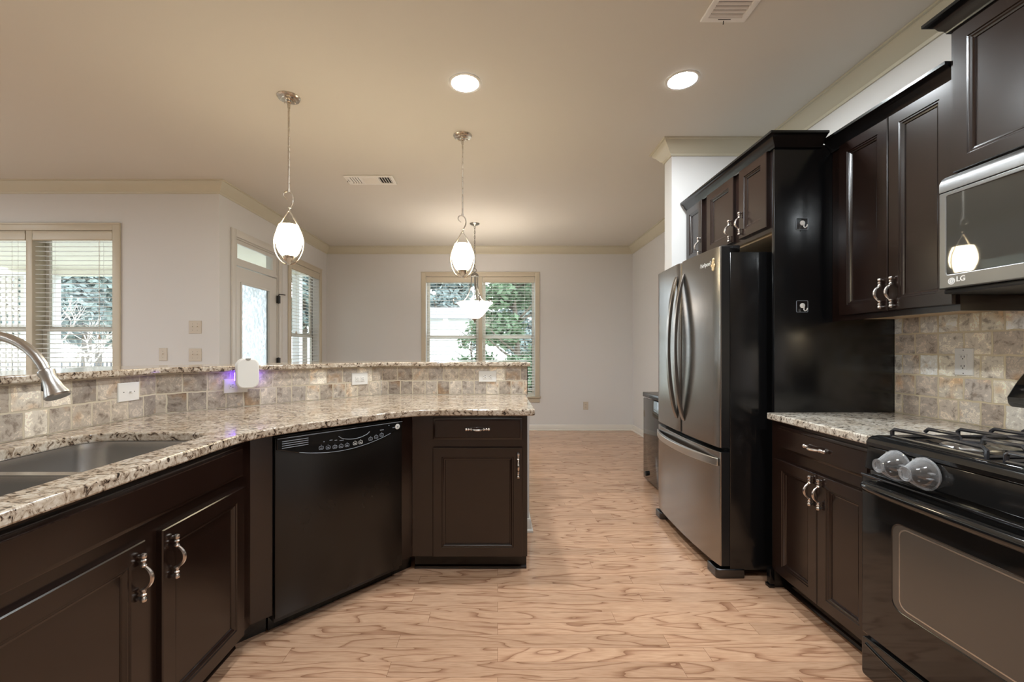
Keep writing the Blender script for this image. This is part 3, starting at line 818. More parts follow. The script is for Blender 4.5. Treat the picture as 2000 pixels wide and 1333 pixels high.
# ------------------------------------------------------------------ peninsula: half wall, tiles, counters
LINE = [(-1.745, 0.20), (-1.745, 2.22), (-0.85, 3.20), (0.217, 3.20)]
m = MB(); m.sweep(LINE, [(0.012, 0), (0.13, 0), (0.13, 1.127), (0.012, 1.127)], 1)
m.box(0.10, 0.217, 3.0, 3.212, 0, 0.884)
struct(m.build('wall_peninsula', M['wall']))
m = MB(); m.sweep([(0.17, 3.0), (0.217, 3.0), (0.217, 3.33)], base, -1); struct(m.build('baseboard_peninsula', M['white_trim']))

t = thing('tile_backsplash', 'travertine tile backsplash under the raised bar, bending round the peninsula', 'backsplash', (0, 0, CT))
for (a, b) in zip(LINE, LINE[1:]):
    v = Vector(b) - Vector(a)
    m = MB(); m.box(0.0, v.length, 0, 0.0115, 0, 0.206)
    o = m.build('tile_panel', M['tile'], t)
    o.location = (a[0], a[1], 0); o.rotation_euler = (0, 0, math.atan2(v.y, v.x))
m = MB(); m.box(0.217, 0.2215, 3.198, 3.33, 0.0, 0.206); m.build('edge_strip', M['cab_black'], t)

m = MB(); m.sweep(LINE[:-1] + [(0.24, 3.20)], [(-0.035, 1.130), (0.40, 1.130), (0.40, 1.160), (-0.035, 1.160)], 1)
tag(m.build('bar_top', M['granite'], bev=0.006), 'narrow raised granite bar top above the tiled half wall', 'bar top')

def smooth(pts, n=5):
    out = []
    for i in range(len(pts) - 1):
        p0, p1, p2, p3 = [Vector(pts[max(0, min(len(pts) - 1, i + k))]) for k in (-1, 0, 1, 2)]
        for j in range(n):
            s = j / n
            out.append(tuple(0.5 * ((2 * p1) + (p2 - p0) * s + (2 * p0 - 5 * p1 + 4 * p2 - p3) * s * s + (3 * p1 - p0 - 3 * p2 + p3) * s ** 3)))
    out.append(tuple(pts[-1]))
    return out
front = smooth([(0.10, 2.395), (-0.20, 2.395), (-0.345, 2.392), (-0.44, 2.367), (-0.52, 2.318), (-0.595, 2.250), (-0.725, 2.105), (-0.845, 1.970), (-0.940, 1.835), (-0.982, 1.750), (-1.0, 1.655), (-1.005, 1.50), (-1.005, 1.2)])
outer = [(-1.005, 0.20), (-1.7435, 0.20), (-1.7435, 2.2206), (-0.8505, 3.1985), (0.207, 3.1985), (0.207, 2.41), (0.192, 2.395)] + front
hole = rrect(-1.62, -1.12, 0.83, 1.73, 0.11, 7)
m = MB(); m.slab(outer, [hole], CT - 0.035, CT)
tag(m.build('countertop', M['granite'], bev=0.006), 'curved granite countertop of the peninsula with the sink cut into it', 'countertop')

t = thing('kitchen_sink', 'undermount double bowl stainless steel sink in the peninsula counter', 'sink', (-1.37, 1.28, 0.70))
m = MB()
bowls = [rrect(-0.255, 0.255, 0.018, 0.458, 0.10, 7), rrect(-0.255, 0.255, -0.458, -0.018, 0.10, 7)]
m.slab(rrect(-0.275, 0.275, -0.475, 0.475, 0.11, 7), bowls, 0.1835, 0.186)
m.build('rim', M['sink'], t)
for bw, cy in zip(bowls, (0.238, -0.238)):
    m = MB()
    rings = []
    for k, z in ((1.0, 0.1835), (0.985, 0.16), (0.97, 0.03), (0.94, 0.008), (0.88, 0.0)):
        rings.append([m.bm.verts.new((x * k, cy + (y - cy) * k, z)) for x, y in bw])
    for a, b in zip(rings, rings[1:]):
        for i in range(len(a)):
            m.bm.faces.new((a[i], a[(i + 1) % len(a)], b[(i + 1) % len(a)], b[i]))
    m.bm.faces.new(rings[-1])
    bo = m.build('bowl', M['sink'], t, angle=60)
    m = MB(); m.lathe([(0, 0.0012), (0.03, 0.0012), (0.042, 0.004), (0.045, 0.0012), (0.045, 0.0005)], (0, cy, 0), 20); m.build('drain', M['steel'], bo)

t = thing('faucet', 'brushed steel gooseneck pull-down faucet arching over the sink', 'faucet', (-1.685, 1.28, CT))
m = MB(); m.lathe([(0.028, 0), (0.028, 0.006), (0.021, 0.014), (0.019, 0.06), (0.019, 0.10), (0.016, 0.12), (0, 0.12)], (0, 0, 0), 20); m.build('base', M['steel'], t)
pts = [(0, 0, 0.11), (0, 0, 0.18)]
for i in range(1, 17):
    a = R(180 - 160 * i / 16)
    pts.append((0.185 + 0.185 * math.cos(a), 0, 0.20 + 0.172 * math.sin(a)))
pts.append((0.363, 0, 0.235)) if False else None
m = MB(); m.tube(pts, 0.0132, 14); m.build('spout', M['steel'], t)
e = Vector(pts[-1]); dr = (Vector(pts[-1]) - Vector(pts[-2])).normalized()
dr = (dr + Vector((0.12, 0, -0.25))).normalized()
rot = Vector((0, 0, 1)).rotation_difference(dr).to_matrix()
m = MB(); m.lathe([(0.0145, -0.012), (0.0195, -0.008), (0.0205, 0.0), (0.018, 0.008), (0.0185, 0.024), (0.023, 0.048), (0.0295, 0.066), (0.031, 0.072), (0.028, 0.077), (0, 0.075)], tuple(e), 22, rot); h = m.build('spray_head', M['steel'], t)
m = MB(); m.box(-0.006, 0.006, -0.004, 0.004, -0.02, 0.02, 0.003); b = m.build('button', M['blackmatte'], h); b.location = e + dr * 0.03 + Vector((-0.0215, 0, -0.006))
m = MB(); m.tube([(0, 0.015, 0.075), (0, 0.04, 0.08), (0.003, 0.08, 0.098), (0.012, 0.175, 0.130)], [0.009, 0.0075, 0.006, 0.0055], 10); m.ball((0.012, 0.177, 0.131), 0.0068); m.build('lever', M['steel'], t)

# sink base cabinets, facing the cooking side
t = thing('sink_base_cabinet', 'espresso base cabinet under the sink with long false drawer front', 'cabinet', (-1.035, 0.30, 0), 90)
carcass(t, 1.52, 0.69, 0.10, 0.885, [(0.05, 0.50, 0.13, 0.69), (0.53, 0.96, 0.13, 0.69), (1.02, 1.45, 0.13, 0.69)])
cab_door(t, 0.05, 0.495, 0.105, 0.702, 0.08, 0.605)
cab_door(t, 0.526, 0.956, 0.105, 0.702, 0.932, 0.605)
cab_door(t, 1.019, 1.447, 0.105, 0.702, 1.060, 0.605)
drawer_front(t, 0.55, 1.447, 0.745, 0.868, False, 'false_front')
drawer_front(t, 0.05, 0.495, 0.745, 0.868, False, 'false_front')
DX, DY = 0.679, 0.734                                # direction of the diagonal run
ANG = math.degrees(math.atan2(DY, DX))
def diag(s, inn=0.0):
    return (-1.035 + DX * s - DY * inn, 1.82 + DY * s + DX * inn)
m = MB(); m.prism([diag(0), diag(0.088), diag(0.088, 0.02), diag(0, 0.02)], 0.10, 0.885); m.build('filler_panel', M['cab'], t, world=True)
m = MB(); m.prism([diag(-0.03, 0.075), diag(0.088, 0.075), diag(0.088, 0.09), diag(-0.03, 0.09)], 0.0, 0.10); m.build('toe_kick', M['cab_black'], t, world=True)

t = thing('dishwasher', 'black built-in dishwasher set diagonally at the bend of the peninsula', 'dishwasher', (*diag(0.090), 0), ANG)
W = 0.655
m = MB(); m.box(0.004, W - 0.004, 0.004, 0.56, 0.06, 0.872, 0.003); m.build('tub', M['blackmatte'], t)
m = MB(); m.box(0.002, W - 0.002, -0.018, 0.004, 0.085, 0.868, 0.004); m.build('door', M['dwdoor'], t)
m = MB(); m.box(0.004, W - 0.004, 0.07, 0.085, 0.0, 0.06); m.build('kick_plate', M['cab_black'], t)
low = [(0.006 + 0.63 * i / 20, 0.818 - 0.056 * math.sin(math.pi * min(1, max(0, (i / 20 - 0.02) / 0.93))) ** 0.8 + 0.006 * (i / 20)) for i in range(21)]
m = MB(); m.prism(low + [(W - 0.006, 0.8655), (0.006, 0.8655)], -0.030, -0.0175, 'y'); cp = m.build('control_panel', M['blackgloss'], t, bev=0.003)
m = MB()
for i in range(4):
    m.box(0.026, 0.140, -0.0325, -0.0295, 0.822 + i * 0.0095, 0.8245 + i * 0.0095)
m.build('vent', M['grey_mark'], cp)
m = MB()
hp = [(0.285 + 0.165 * i / 14, 0.838 - 0.024 * math.sin(math.pi * i / 14) ** 0.6) for i in range(15)]
m.tube([(x, -0.0305, z) for x, z in hp], 0.0016, 6); m.build('handle_recess', M['grey_mark'], cp)
m = MB(); m.tube([(x, -0.0305, z + 0.002) for x, z in low[3:19]], 0.0012, 5); m.box(0.008, W - 0.008, -0.0312, -0.0295, 0.8645, 0.8665)
m.build('outline', M['grey_mark'], cp)
for k, (x, z) in enumerate(((0.20, 0.797), (0.233, 0.7935), (0.266, 0.7905), (0.297, 0.789), (0.328, 0.789), (0.37, 0.791), (0.40, 0.792), (0.455, 0.80), (0.487, 0.805), (0.519, 0.811))):
    m = MB(); m.slab(rrect(x - 0.011, x + 0.011, z - 0.008, z + 0.008, 0.005, 3), [rrect(x - 0.0092, x + 0.0092, z - 0.0062, z + 0.0062, 0.004, 3)], -0.0315, -0.0295, 'y')
    m.box(x - 0.005, x + 0.005, -0.0315, -0.0295, z - 0.0025, z + 0.0005); m.box(x - 0.0012, x + 0.0012, -0.0315, -0.0295, z + 0.011, z + 0.0135)
    m.build('button', M['white_mark'] if k in (5, 6) else M['grey_mark'], cp)
for x, z, w in ((0.21, 0.822, 0.006), (0.24, 0.824, 0.014), (0.265, 0.82, 0.012), (0.29, 0.815, 0.02), (0.51, 0.835, 0.022), (0.585, 0.838, 0.03), (0.56, 0.853, 0.006)):
    m = MB(); m.box(x, x + w, -0.0312, -0.0295, z, z + 0.003)
    m.build('print', M['grey_mark'], cp)
m = MB(); m.lathe([(0, 0.0), (0.014, 0.0), (0.014, 0.003), (0.011, 0.004), (0, 0.004)], (0.615, -0.0295, 0.842), 20, Matrix(((1, 0, 0), (0, 0, -1), (0, 1, 0)))); bd = m.build('badge', M['plate'], cp)
m = MB(); m.box(0.611, 0.619, -0.0345, -0.033, 0.838, 0.846); m.build('emblem', M['grey_mark'], bd)

t = thing('drawer_base_cabinet', 'espresso base cabinet at the end of the peninsula, one drawer over one door', 'cabinet', (-0.475, 2.425, 0), 0)
carcass(t, 0.64, 0.57, 0.10, 0.885, [(0.13, 0.60, 0.76, 0.86), (0.13, 0.60, 0.13, 0.69)])
drawer_front(t, 0.116, 0.612, 0.752, 0.872)
cab_door(t, 0.116, 0.612, 0.107, 0.708, 0.588, 0.612)
m = MB(); m.prism([diag(0.748), diag(0.824), diag(0.824, 0.02), diag(0.748, 0.02)], 0.10, 0.885); m.build('filler_panel', M['cab'], t, world=True)
m = MB(); m.prism([diag(0.748, 0.075), diag(0.87, 0.075), diag(0.87, 0.09), diag(0.748, 0.09)], 0.0, 0.10); m.build('toe_kick', M['cab_black'], t, world=True)

# ------------------------------------------------------------------ wall plates
def plate(name, label, cat, loc, rz, w, h, kind, mat, group=None, horizontal=False):
    t = thing(name, label, cat, loc, rz, group)
    m = MB(); m.rings(-w / 2, w / 2, -h / 2, h / 2, [(0, -0.003), (0.003, -0.006)], 0.0)
    p = m.build('cover_plate', mat, t)
    T = Matrix(((0, 0, 1), (0, 1, 0), (-1, 0, 0))) if horizontal else Matrix.Identity(3)
    def bx(nm, x0, x1, y0, y1, z0, z1, mt, par, bev=0.0):
        m = MB()
        a = T @ Vector((x0, y0, z0)); b = T @ Vector((x1, y1, z1))
        m.box(min(a.x, b.x), max(a.x, b.x), min(a.y, b.y), max(a.y, b.y), min(a.z, b.z), max(a.z, b.z), bev)
        return m.build(nm, mt, par)
    if kind == 'duplex':
        for s in (-1, 1):
            r = bx('receptacle', -0.017, 0.017, -0.0085, -0.0055, s * 0.020 - 0.014, s * 0.020 + 0.014, mat, t, 0.001)
            for x in (-0.0065, 0.0065):
                bx('slot', x - 0.0012, x + 0.0012, -0.0088, -0.0084, s * 0.020 - 0.002, s * 0.020 + 0.007, M['dark'], r)
            bx('slot', -0.0022, 0.0022, -0.0088, -0.0084, s * 0.020 - 0.0095, s * 0.020 - 0.0055, M['dark'], r)
    elif kind == 'gfci':
        r = bx('receptacle', -0.017, 0.017, -0.0085, -0.0055, -0.034, 0.034, mat, t, 0.001)
        for s in (-1, 1):
            for x in (-0.0065, 0.0065):
                bx('slot', x - 0.0012, x + 0.0012, -0.0088, -0.0084, s * 0.021 - 0.002, s * 0.021 + 0.007, M['dark'], r)
            bx('slot', -0.0022, 0.0022, -0.0088, -0.0084, s * 0.021 - 0.0095, s * 0.021 - 0.0055, M['dark'], r)
        for z in (-0.0025, 0.0035):
            bx('button', -0.008, 0.008, -0.0095, -0.0084, z - 0.002, z + 0.002, mat, r)
        for z in (-0.052, 0.052):
            bx('screw', -0.002, 0.002, -0.0066, -0.0058, z - 0.002, z + 0.002, M['dark'], p)
    else:
        for x in ((0,) if kind == 'toggle' else (-0.023, 0.023)):
            g = bx('toggle', x - 0.0045, x + 0.0045, -0.0065, -0.0055, -0.012, 0.012, mat, t)
            bx('lever', x - 0.0035, x + 0.0035, -0.017, -0.006, 0.001, 0.009, mat, g, 0.001)
            for z in (-0.030, 0.030):
                bx('screw', x - 0.002, x + 0.002, -0.0066, -0.0058, z - 0.002, z + 0.002, M['dark'], p)
    return t

SEG2 = math.degrees(math.atan2(0.98, 0.895))
plate('wall_switch', 'single white switch plate set sideways on the tiles beside the faucet', 'switch', (-1.7455, 2.055, 1.052), 90, 0.118, 0.088, 'toggle', M['plate'], None, True)
plate('wall_outlet', 'sideways white outlet plate with the air freshener plugged in', 'outlet', (-1.4985, 2.4895, 1.045), SEG2, 0.122, 0.080, 'duplex', M['plate'], None, True)
plate('wall_outlet', 'sideways white outlet plate on the tiles, between the air freshener and the bar end', 'outlet', (-0.9725, 3.065, 1.046), SEG2, 0.122, 0.084, 'duplex', M['plate'], None, True)
plate('wall_outlet', 'sideways white outlet plate on the tiles nearest the free end of the bar', 'outlet', (-0.074, 3.1995, 1.055), 0, 0.130, 0.080, 'duplex', M['plate'], None, True)
plate('wall_outlet', 'upright white outlet on the tiles beside the stove', 'outlet', (2.0855, 1.944, 1.197), -90, 0.078, 0.122, 'gfci', M['plate'])
plate('light_switch', 'upper beige double switch plate on the living room wall', 'switch', (-2.89, WF - 0.0005, 1.468), 0, 0.120, 0.122, 'double', M['ivory'])
plate('light_switch', 'lower beige double switch plate on the living room wall', 'switch', (-2.89, WF - 0.0005, 1.203), 0, 0.120, 0.122, 'double', M['ivory'])
plate('light_switch', 'single beige switch plate between the blind and the double plates', 'switch', (-3.196, WF - 0.0005, 1.208), 0, 0.078, 0.122, 'toggle', M['ivory'])
plate('wall_outlet', 'beige outlet low on the back wall right of the window', 'outlet', (1.37, WB - 0.0005, 0.382), 0, 0.078, 0.122, 'duplex', M['ivory'])

t = thing('air_freshener', 'white plug-in air freshener glowing violet against the tiles', 'air freshener', (-1.470, 2.520, 1.030), SEG2)
m = MB()
m.prism(rrect(-0.060, 0.060, 0.0, 0.172, 0.042, 7), -0.072, -0.040, 'y')
m.build('body', M['plate'], t, bev=0.008)
m = MB(); m.prism(rrect(-0.046, 0.046, 0.012, 0.092, 0.030, 6), -0.040, -0.012, 'y'); m.build('back_shell', M['plate'], t)
m = MB(); m.box(-0.016, 0.016, -0.012, -0.0088, 0.012, 0.040); m.build('plug', M['plate'], t)
for s in (-1, 1):
    m = MB(); m.box(s * 0.0545 - 0.002, s * 0.0545 + 0.002, -0.038, -0.026, 0.045, 0.092); m.build('glow_strip', M['violet'], t, label='violet glowing strip')
m = MB(); m.prism(arc(0, 0.172, 0.014, 180, 360, 10), -0.0730, -0.0715, 'y'); m.build('vent_notch', M['steel'], t)

# ------------------------------------------------------------------ right-hand run
t = thing('stove_side_cabinet', 'espresso base cabinet left of the stove, drawer over a pair of doors', 'cabinet', (1.445, 2.287, 0), -90)
carcass(t, 0.632, 0.64, 0.10, 0.885, [(0.08, 0.60, 0.76, 0.85), (0.07, 0.33, 0.13, 0.68), (0.36, 0.59, 0.13, 0.68)])
drawer_front(t, 0.065, 0.622, 0.748, 0.866)
cab_door(t, 0.050, 0.340, 0.110, 0.694, 0.315, 0.612)
cab_door(t, 0.344, 0.622, 0.110, 0.694, 0.370, 0.612)

m = MB(); m.box(1.413, 2.085, 1.655, 2.287, CT - 0.035, CT)
tag(m.build('countertop', M['granite2'], bev=0.006), 'short pale granite countertop between the tall black panel and the stove', 'countertop')

t = thing('tile_backsplash', 'travertine tile backsplash on the wall behind the stove', 'backsplash', (2.086, 2.287, CT), -90)
m = MB(); m.box(0, 2.1, 0, 0.0125, 0.0, 0.60); m.build('tile_panel', M['tile2'], t)

t = thing('stove', 'black freestanding gas range with clear knob covers and oven window', 'stove', (1.41, 1.650, 0), -90)
W = 0.76
m = MB(); m.box(0.002, W - 0.002, 0.0, 0.655, 0.03, 0.90, 0.003); m.box(0.03, W - 0.03, 0.02, 0.6, 0.0, 0.03); m.build('body', M['black'], t)
m = MB()
m.prism([(-0.020, 0.803), (0.0, 0.803), (0.0, 0.888), (-0.008, 0.888)], 0.0, W, 'x'); cp = m.build('control_panel', M['blackgloss'], t, bev=0.003)
m = MB()
m.prism([(-0.012, 0.889), (0.012, 0.889), (0.012, 0.898), (0.655, 0.898), (0.655, 0.924), (0.010, 0.926), (-0.006, 0.918), (-0.014, 0.904)], -0.001, W + 0.001, 'x')
ct = m.build('cooktop', M['blackgloss'], t, bev=0.003)
m = MB(); m.slab(rect(0.012, W - 0.012, 0.012, 0.555), [rect(0.022, W - 0.022, 0.024, 0.545)], 0.924, 0.930); m.build('spill_rim', M['blackgloss'], ct, bev=0.003)
for gx in (0.045, 0.405):
    m = MB()
    x0, x1, y0, y1, zt, zb = gx, gx + 0.31, 0.045, 0.53, 0.960, 0.926
    r = 0.0065
    for y in (y0, (y0 + y1) / 2, y1):
        m.tube([(x0, y, zb), (x0, y, zt - 0.01), (x0 + 0.01, y, zt - 0.002), (x0 + 0.11, y, zt)], r, 8); m.tube([(x1, y, zb), (x1, y, zt - 0.01), (x1 - 0.01, y, zt - 0.002), (x1 - 0.11, y, zt)], r, 8)
    for y in (y0 + 0.122, y1 - 0.122):
        m.tube([(x0, y, zt - 0.012), (x0 + 0.012, y, zt), (x0 + 0.115, y, zt), (x0 + 0.122, y, zt - 0.014)], r, 8)
        m.tube([(x1, y, zt - 0.012), (x1 - 0.012, y, zt), (x1 - 0.115, y, zt), (x1 - 0.122, y, zt - 0.014)], r, 8)
        for s in (-1, 1):
            m.tube([((x0 + x1) / 2, y + s * 0.040, zt - 0.014), ((x0 + x1) / 2, y + s * 0.047, zt), ((x0 + x1) / 2, y + s * 0.115, zt)], r, 8)
    for x in (x0, x1):
        m.tube([(x, y0, zb + 0.005), (x, y1, zb + 0.005)], r * 0.9, 8)
    m.tube([(x0, y0, zb + 0.005), (x1, y0, zb + 0.005)], r * 0.9, 8); m.tube([(x0, y1, zb + 0.005), (x1, y1, zb + 0.005)], r * 0.9, 8)
    for y in (y0, (y0 + y1) / 2, y1):
        m.tube([(x0 + 0.10, y, zt), (x1 - 0.10, y, zt)], r, 8)
    m.build('grate', M['iron'], t)
    for y in (y0 + 0.122, y1 - 0.122):
        m = MB(); m.lathe([(0.075, 0.0), (0.070, 0.004), (0.045, 0.005), (0.042, 0.014), (0.030, 0.014)], ((x0 + x1) / 2, y, 0.926), 24, None, True); b = m.build('burner', M['steel'], t)
        m = MB(); m.lathe([(0.034, 0.0), (0.036, 0.006), (0.030, 0.010), (0, 0.011)], ((x0 + x1) / 2, y, 0.9395), 24); m.build('burner_cap', M['iron'], b)
m = MB(); m.box(0.02, W - 0.02, 0.585, 0.655, 0.922, 1.06, 0.004); m.build('riser', M['black'], t)
prof = smooth([(0.485, 1.075), (0.492, 1.046), (0.52, 1.036), (0.61, 1.032), (0.655, 1.045), (0.657, 1.10), (0.655, 1.185), (0.63, 1.198), (0.59, 1.192), (0.555, 1.172), (0.52, 1.130), (0.485, 1.075)], 4)[:-1]
m = MB(); m.prism(prof, 0.028, W - 0.028, 'x'); m.build('backguard', M['blackgloss'], t, bev=0.006)
YM = Matrix(((1, 0, 0), (0, 0, -1), (0, 1, 0)))
for x in (0.132, 0.232, 0.590, 0.690):
    m = MB(); m.lathe([(0.024, 0), (0.024, 0.010), (0.019, 0.016), (0.018, 0.032), (0.015, 0.035), (0, 0.035)], (x, -0.016, 0.846), 22, YM); m.box(x - 0.004, x + 0.004, -0.056, -0.048, 0.828, 0.864, 0.002); kn = m.build('knob', M['blackgloss'], t)
    m = MB(); m.lathe([(0.048, 0.0), (0.050, 0.004), (0.046, 0.018), (0.036, 0.036), (0.027, 0.050), (0.024, 0.060), (0.022, 0.066), (0.016, 0.0665), (0.014, 0.062), (0.0, 0.061)], (x, -0.016, 0.846), 28, YM)
    m.lathe([(0.0475, -0.001), (0.0520, -0.001), (0.0525, 0.005), (0.0475, 0.005)], (x, -0.016, 0.846), 28, YM, True); kc = m.build('knob_cover', M['cover'], kn, label='clear plastic knob cover')
    m = MB(); m.lathe([(0.0505, 0.0), (0.0530, 0.001), (0.0530, 0.004), (0.0505, 0.005)], (x, -0.016, 0.846), 30, YM, True); m.box(x + 0.030, x + 0.044, -0.045, -0.030, 0.838, 0.841); m.box(x + 0.030, x + 0.044, -0.040, -0.025, 0.855, 0.858)
    m.lathe([(0.0215, 0.0655), (0.0235, 0.0655), (0.0235, 0.068), (0.0215, 0.068)], (x, -0.016, 0.846), 24, YM, True); m.build('cover_rim', M['cover'], kn)
    m = MB()
    for k in range(2):
        m.slab(rrect(x - 0.052 + k * 0.009, x - 0.046 + k * 0.009, 0.876, 0.883, 0.002, 2), [rrect(x - 0.0508 + k * 0.009, x - 0.0472 + k * 0.009, 0.8772, 0.8818, 0.0012, 2)], -0.0105, -0.0085, 'y')
    m.build('dial_print', M['white_mark'], kn)
m = MB(); m.slab(rect(0.0, W, 0.186, 0.784), [rrect(0.128, 0.632, 0.350, 0.648, 0.035, 6)], -0.030, -0.001, 'y'); od = m.build('oven_door', M['blackgloss'], t, bev=0.004)
m = MB(); m.prism(rrect(0.128, 0.632, 0.350, 0.648, 0.035, 6), -0.0285, -0.022, 'y'); m.build('window', M['ovenglass'], od)
m = MB(); m.slab(rrect(0.152, 0.608, 0.362, 0.640, 0.030, 6), [rrect(0.156, 0.604, 0.366, 0.636, 0.027, 6)], -0.0292, -0.0284, 'y'); m.build('window_trim', M['steel'], od)
m = MB()
hp = [(0.050, -0.028, 0.750), (0.050, -0.040, 0.750), (0.060, -0.054, 0.750), (0.09, -0.062, 0.750), (0.38, -0.066, 0.750), (0.67, -0.062, 0.750), (0.70, -0.054, 0.750), (0.71, -0.040, 0.750), (0.71, -0.028, 0.750)]
m.tube(smooth(hp, 4), 0.020, 14); m.build('handle', M['blackgloss'], od)
m = MB(); m.box(0.0, W, -0.034, -0.0285, 0.776, 0.786, 0.002); m.build('door_trim', M['bstain_dk'], od)
m = MB(); m.prism(rrect(0.0, W, 0.028, 0.172, 0.012, 4), -0.030, -0.001, 'y'); dr_ = m.build('drawer', M['blackgloss'], t, bev=0.003)
m = MB(); m.tube([(0.02 + 0.72 * i / 16, -0.030, 0.150 - 0.040 * (1 - ((i - 8) / 8) ** 2)) for i in range(17)], 0.006, 8); m.build('pull_lip', M['blackgloss'], dr_)

# wall cabinets
t = thing('wall_cabinet', 'espresso wall cabinet with a pair of tall doors left of the microwave', 'cabinet', (1.76, 2.287, 0), -90)
m = MB(); m.box(0, 0.632, 0, 0.325, 1.418, 2.30); m.build('carcass', M['cab'], t)
m = MB(); m.box(0.0, 0.632, 0.0, 0.020, 1.40, 1.418); m.box(0.614, 0.632, 0.02, 0.325, 1.40, 1.418); m.build('light_rail', M['cab'], t)
m = MB(); m.box(0.0, 0.612, 0.022, 0.324, 1.412, 1.4178); m.build('underside', M['tan_wood'], t, label='unfinished tan underside')
cab_door(t, 0.066, 0.343, 1.425, 2.290, 0.318, 1.505)
cab_door(t, 0.347, 0.622, 1.425, 2.290, 0.374, 1.505)
cab_crown(t, [(0.0, 0.0), (0.630, 0.0)], 2.285, -1)

t = thing('wall_cabinet', 'espresso wall cabinet above the microwave, set forward and higher than its neighbour', 'cabinet', (1.72, 1.650, 0), -90)
m = MB(); m.box(0, 0.76, 0, 0.378, 1.905, 2.47); m.build('carcass', M['cab'], t)
cab_door(t, 0.022, 0.376, 1.912, 2.44)
cab_door(t, 0.384, 0.738, 1.912, 2.44)
cab_crown(t, [(0.0, 0.375), (0.0, 0.0), (0.76, 0.0), (0.76, 0.375)], 2.455, -1)

t = thing('microwave', 'grey over-the-range microwave with dark window above the stove', 'microwave', (1.70, 1.648, 1.46), -90)
W = 0.756
m = MB(); m.box(0.004, W - 0.004, 0.0, 0.385, 0.018, 0.440, 0.004); m.build('body', M['blackmatte'], t)
m = MB(); m.box(0.0, W, -0.012, 0.385, 0.0, 0.018, 0.006); m.build('base_pan', M['blackmatte'], t)
m = MB(); m.slab(rect(0.0, W, 0.018, 0.378), [rrect(0.028, 0.56, 0.070, 0.362, 0.010, 4)], -0.030, 0.0, 'y'); dr_ = m.build('door', M['mw'], t, bev=0.004)
m = MB()
bx_ = [(0.0285 + 0.531 * i / 24, -0.0290 + 0.0095 * i / 24) for i in range(25)]
m.prism(bx_ + [(0.5595, -0.018), (0.0285, -0.018)], 0.0705, 0.3615); m.build('window', M['mwglass'], dr_, angle=60)
for x in (0.46, 0.64):  # lamps lit here as added light on the tiles
    m = MB(); m.prism(rrect(x - 0.045, x + 0.045, 0.29, 0.35, 0.008, 3), -0.004, 0.001); m.build('tile_fill_lamp', M['tile_fill'], t, label='lit lamp added over the cooktop to brighten the tiles')
m = MB(); m.tube([(0.60, -0.030, 0.06), (0.60, -0.062, 0.085), (0.60, -0.066, 0.2), (0.60, -0.062, 0.32), (0.60, -0.030, 0.345)], 0.010, 10); m.build('handle', M['mw'], dr_)
m = MB(); m.prism([(-0.030, 0.379), (0.0, 0.379), (0.0, 0.440), (-0.008, 0.440), (-0.020, 0.432), (-0.030, 0.412)], 0.0, W, 'x'); m.build('top_grille', M['mw'], t, bev=0.002)
m = MB(); m.lathe([(0, 0), (0.0125, 0), (0.0125, 0.0008), (0, 0.0008)], (0.047, -0.030, 0.0435), 24, YM); lg = m.build('logo', M['white_mark'], dr_)
m = MB()
m.tube([(0.047 + 0.0085 * math.cos(R(a)), -0.0310, 0.0435 + 0.0085 * math.sin(R(a))) for a in range(40, 361, 20)], 0.0007, 5); m.tube([(0.0555, -0.031, 0.0435), (0.050, -0.031, 0.0435)], 0.0007, 5); m.tube([(0.0465, -0.031, 0.048), (0.0465, -0.031, 0.040), (0.0495, -0.031, 0.040)], 0.0007, 5)
m.build('emblem', M['grey_mark'], lg)
text_mesh('lettering', 'LG', 0.026, M['white_mark'], dr_, (0.063, -0.0302, 0.0345), (R(90), 0, 0), True)

# refrigerator surround and its wall cabinet
t = thing('fridge_surround_cabinet', 'tall espresso surround of the refrigerator: black side panel and three small doors above', 'cabinet', (1.46, 3.345, 0), -90)
m = MB(); m.box(1.035, 1.0565, -0.005, 0.632, 0.0, 2.33, 0.002); m.build('side_panel', M['cab_black'], t)
m = MB(); m.box(0.0, 1.034, 0.0, 0.632, 1.880, 2.33); m.build('carcass', M['cab'], t)
m = MB(); m.box(0.01, 1.03, 0.022, 0.63, 1.872, 1.8798); m.build('underside', M['tan_wood'], t, label='unfinished tan underside')
cab_door(t, 0.020, 0.270, 1.909, 2.315, 0.244, 1.985)
cab_door(t, 0.345, 0.680, 1.909, 2.315, 0.655, 1.985)
cab_door(t, 0.745, 1.010, 1.909, 2.315, 0.772, 1.998)
cab_crown(t, [(0.003, 0.0), (1.0565, 0.0), (1.0565, 0.2415)], 2.312, -1)
m = MB(); m.box(1.030, 1.061, -0.030, -0.006, 0.0, 0.10, 0.003); m.box(1.026, 1.064, -0.036, -0.006, 0.0, 0.018, 0.003); m.build('plinth_block', M['cab_black'], t)

t = thing('refrigerator', 'dark stainless french door refrigerator with bottom freezer drawer and black sides', 'refrigerator', (1.27, 3.300, 0), -90)
W = 0.925
m = MB(); m.box(0.004, W - 0.004, 0.0, 0.70, 0.045, 1.787, 0.004); m.build('body', M['black'], t)
def bow(x):
    return -0.060 - 0.022 * (1 - ((x - W / 2) / (W / 2)) ** 2)
def bowed(x0, x1, z0, z1, name):
    xs = [x0 + (x1 - x0) * i / 14 for i in range(15)]
    poly = [(x, bow(x) if 0 < i < 14 else bow(x) + 0.005) for i, x in enumerate(xs)] + [(x1, -0.006), (x0, -0.006)]
    m = MB(); m.prism([(x0, -0.050)] + poly[1:-3] + [(x1 - 0.003, poly[-3][1]), (x1, -0.050), (x1, -0.046), (x0, -0.046)], z0, z1)
    o = m.build(name, M['bstain'], t, bev=0.003)
    m = MB(); m.box(x0 + 0.001, x1 - 0.001, -0.0458, -0.003, z0 + 0.001, z1 - 0.001); m.build('edge', M['blackmatte'], o)
    return o
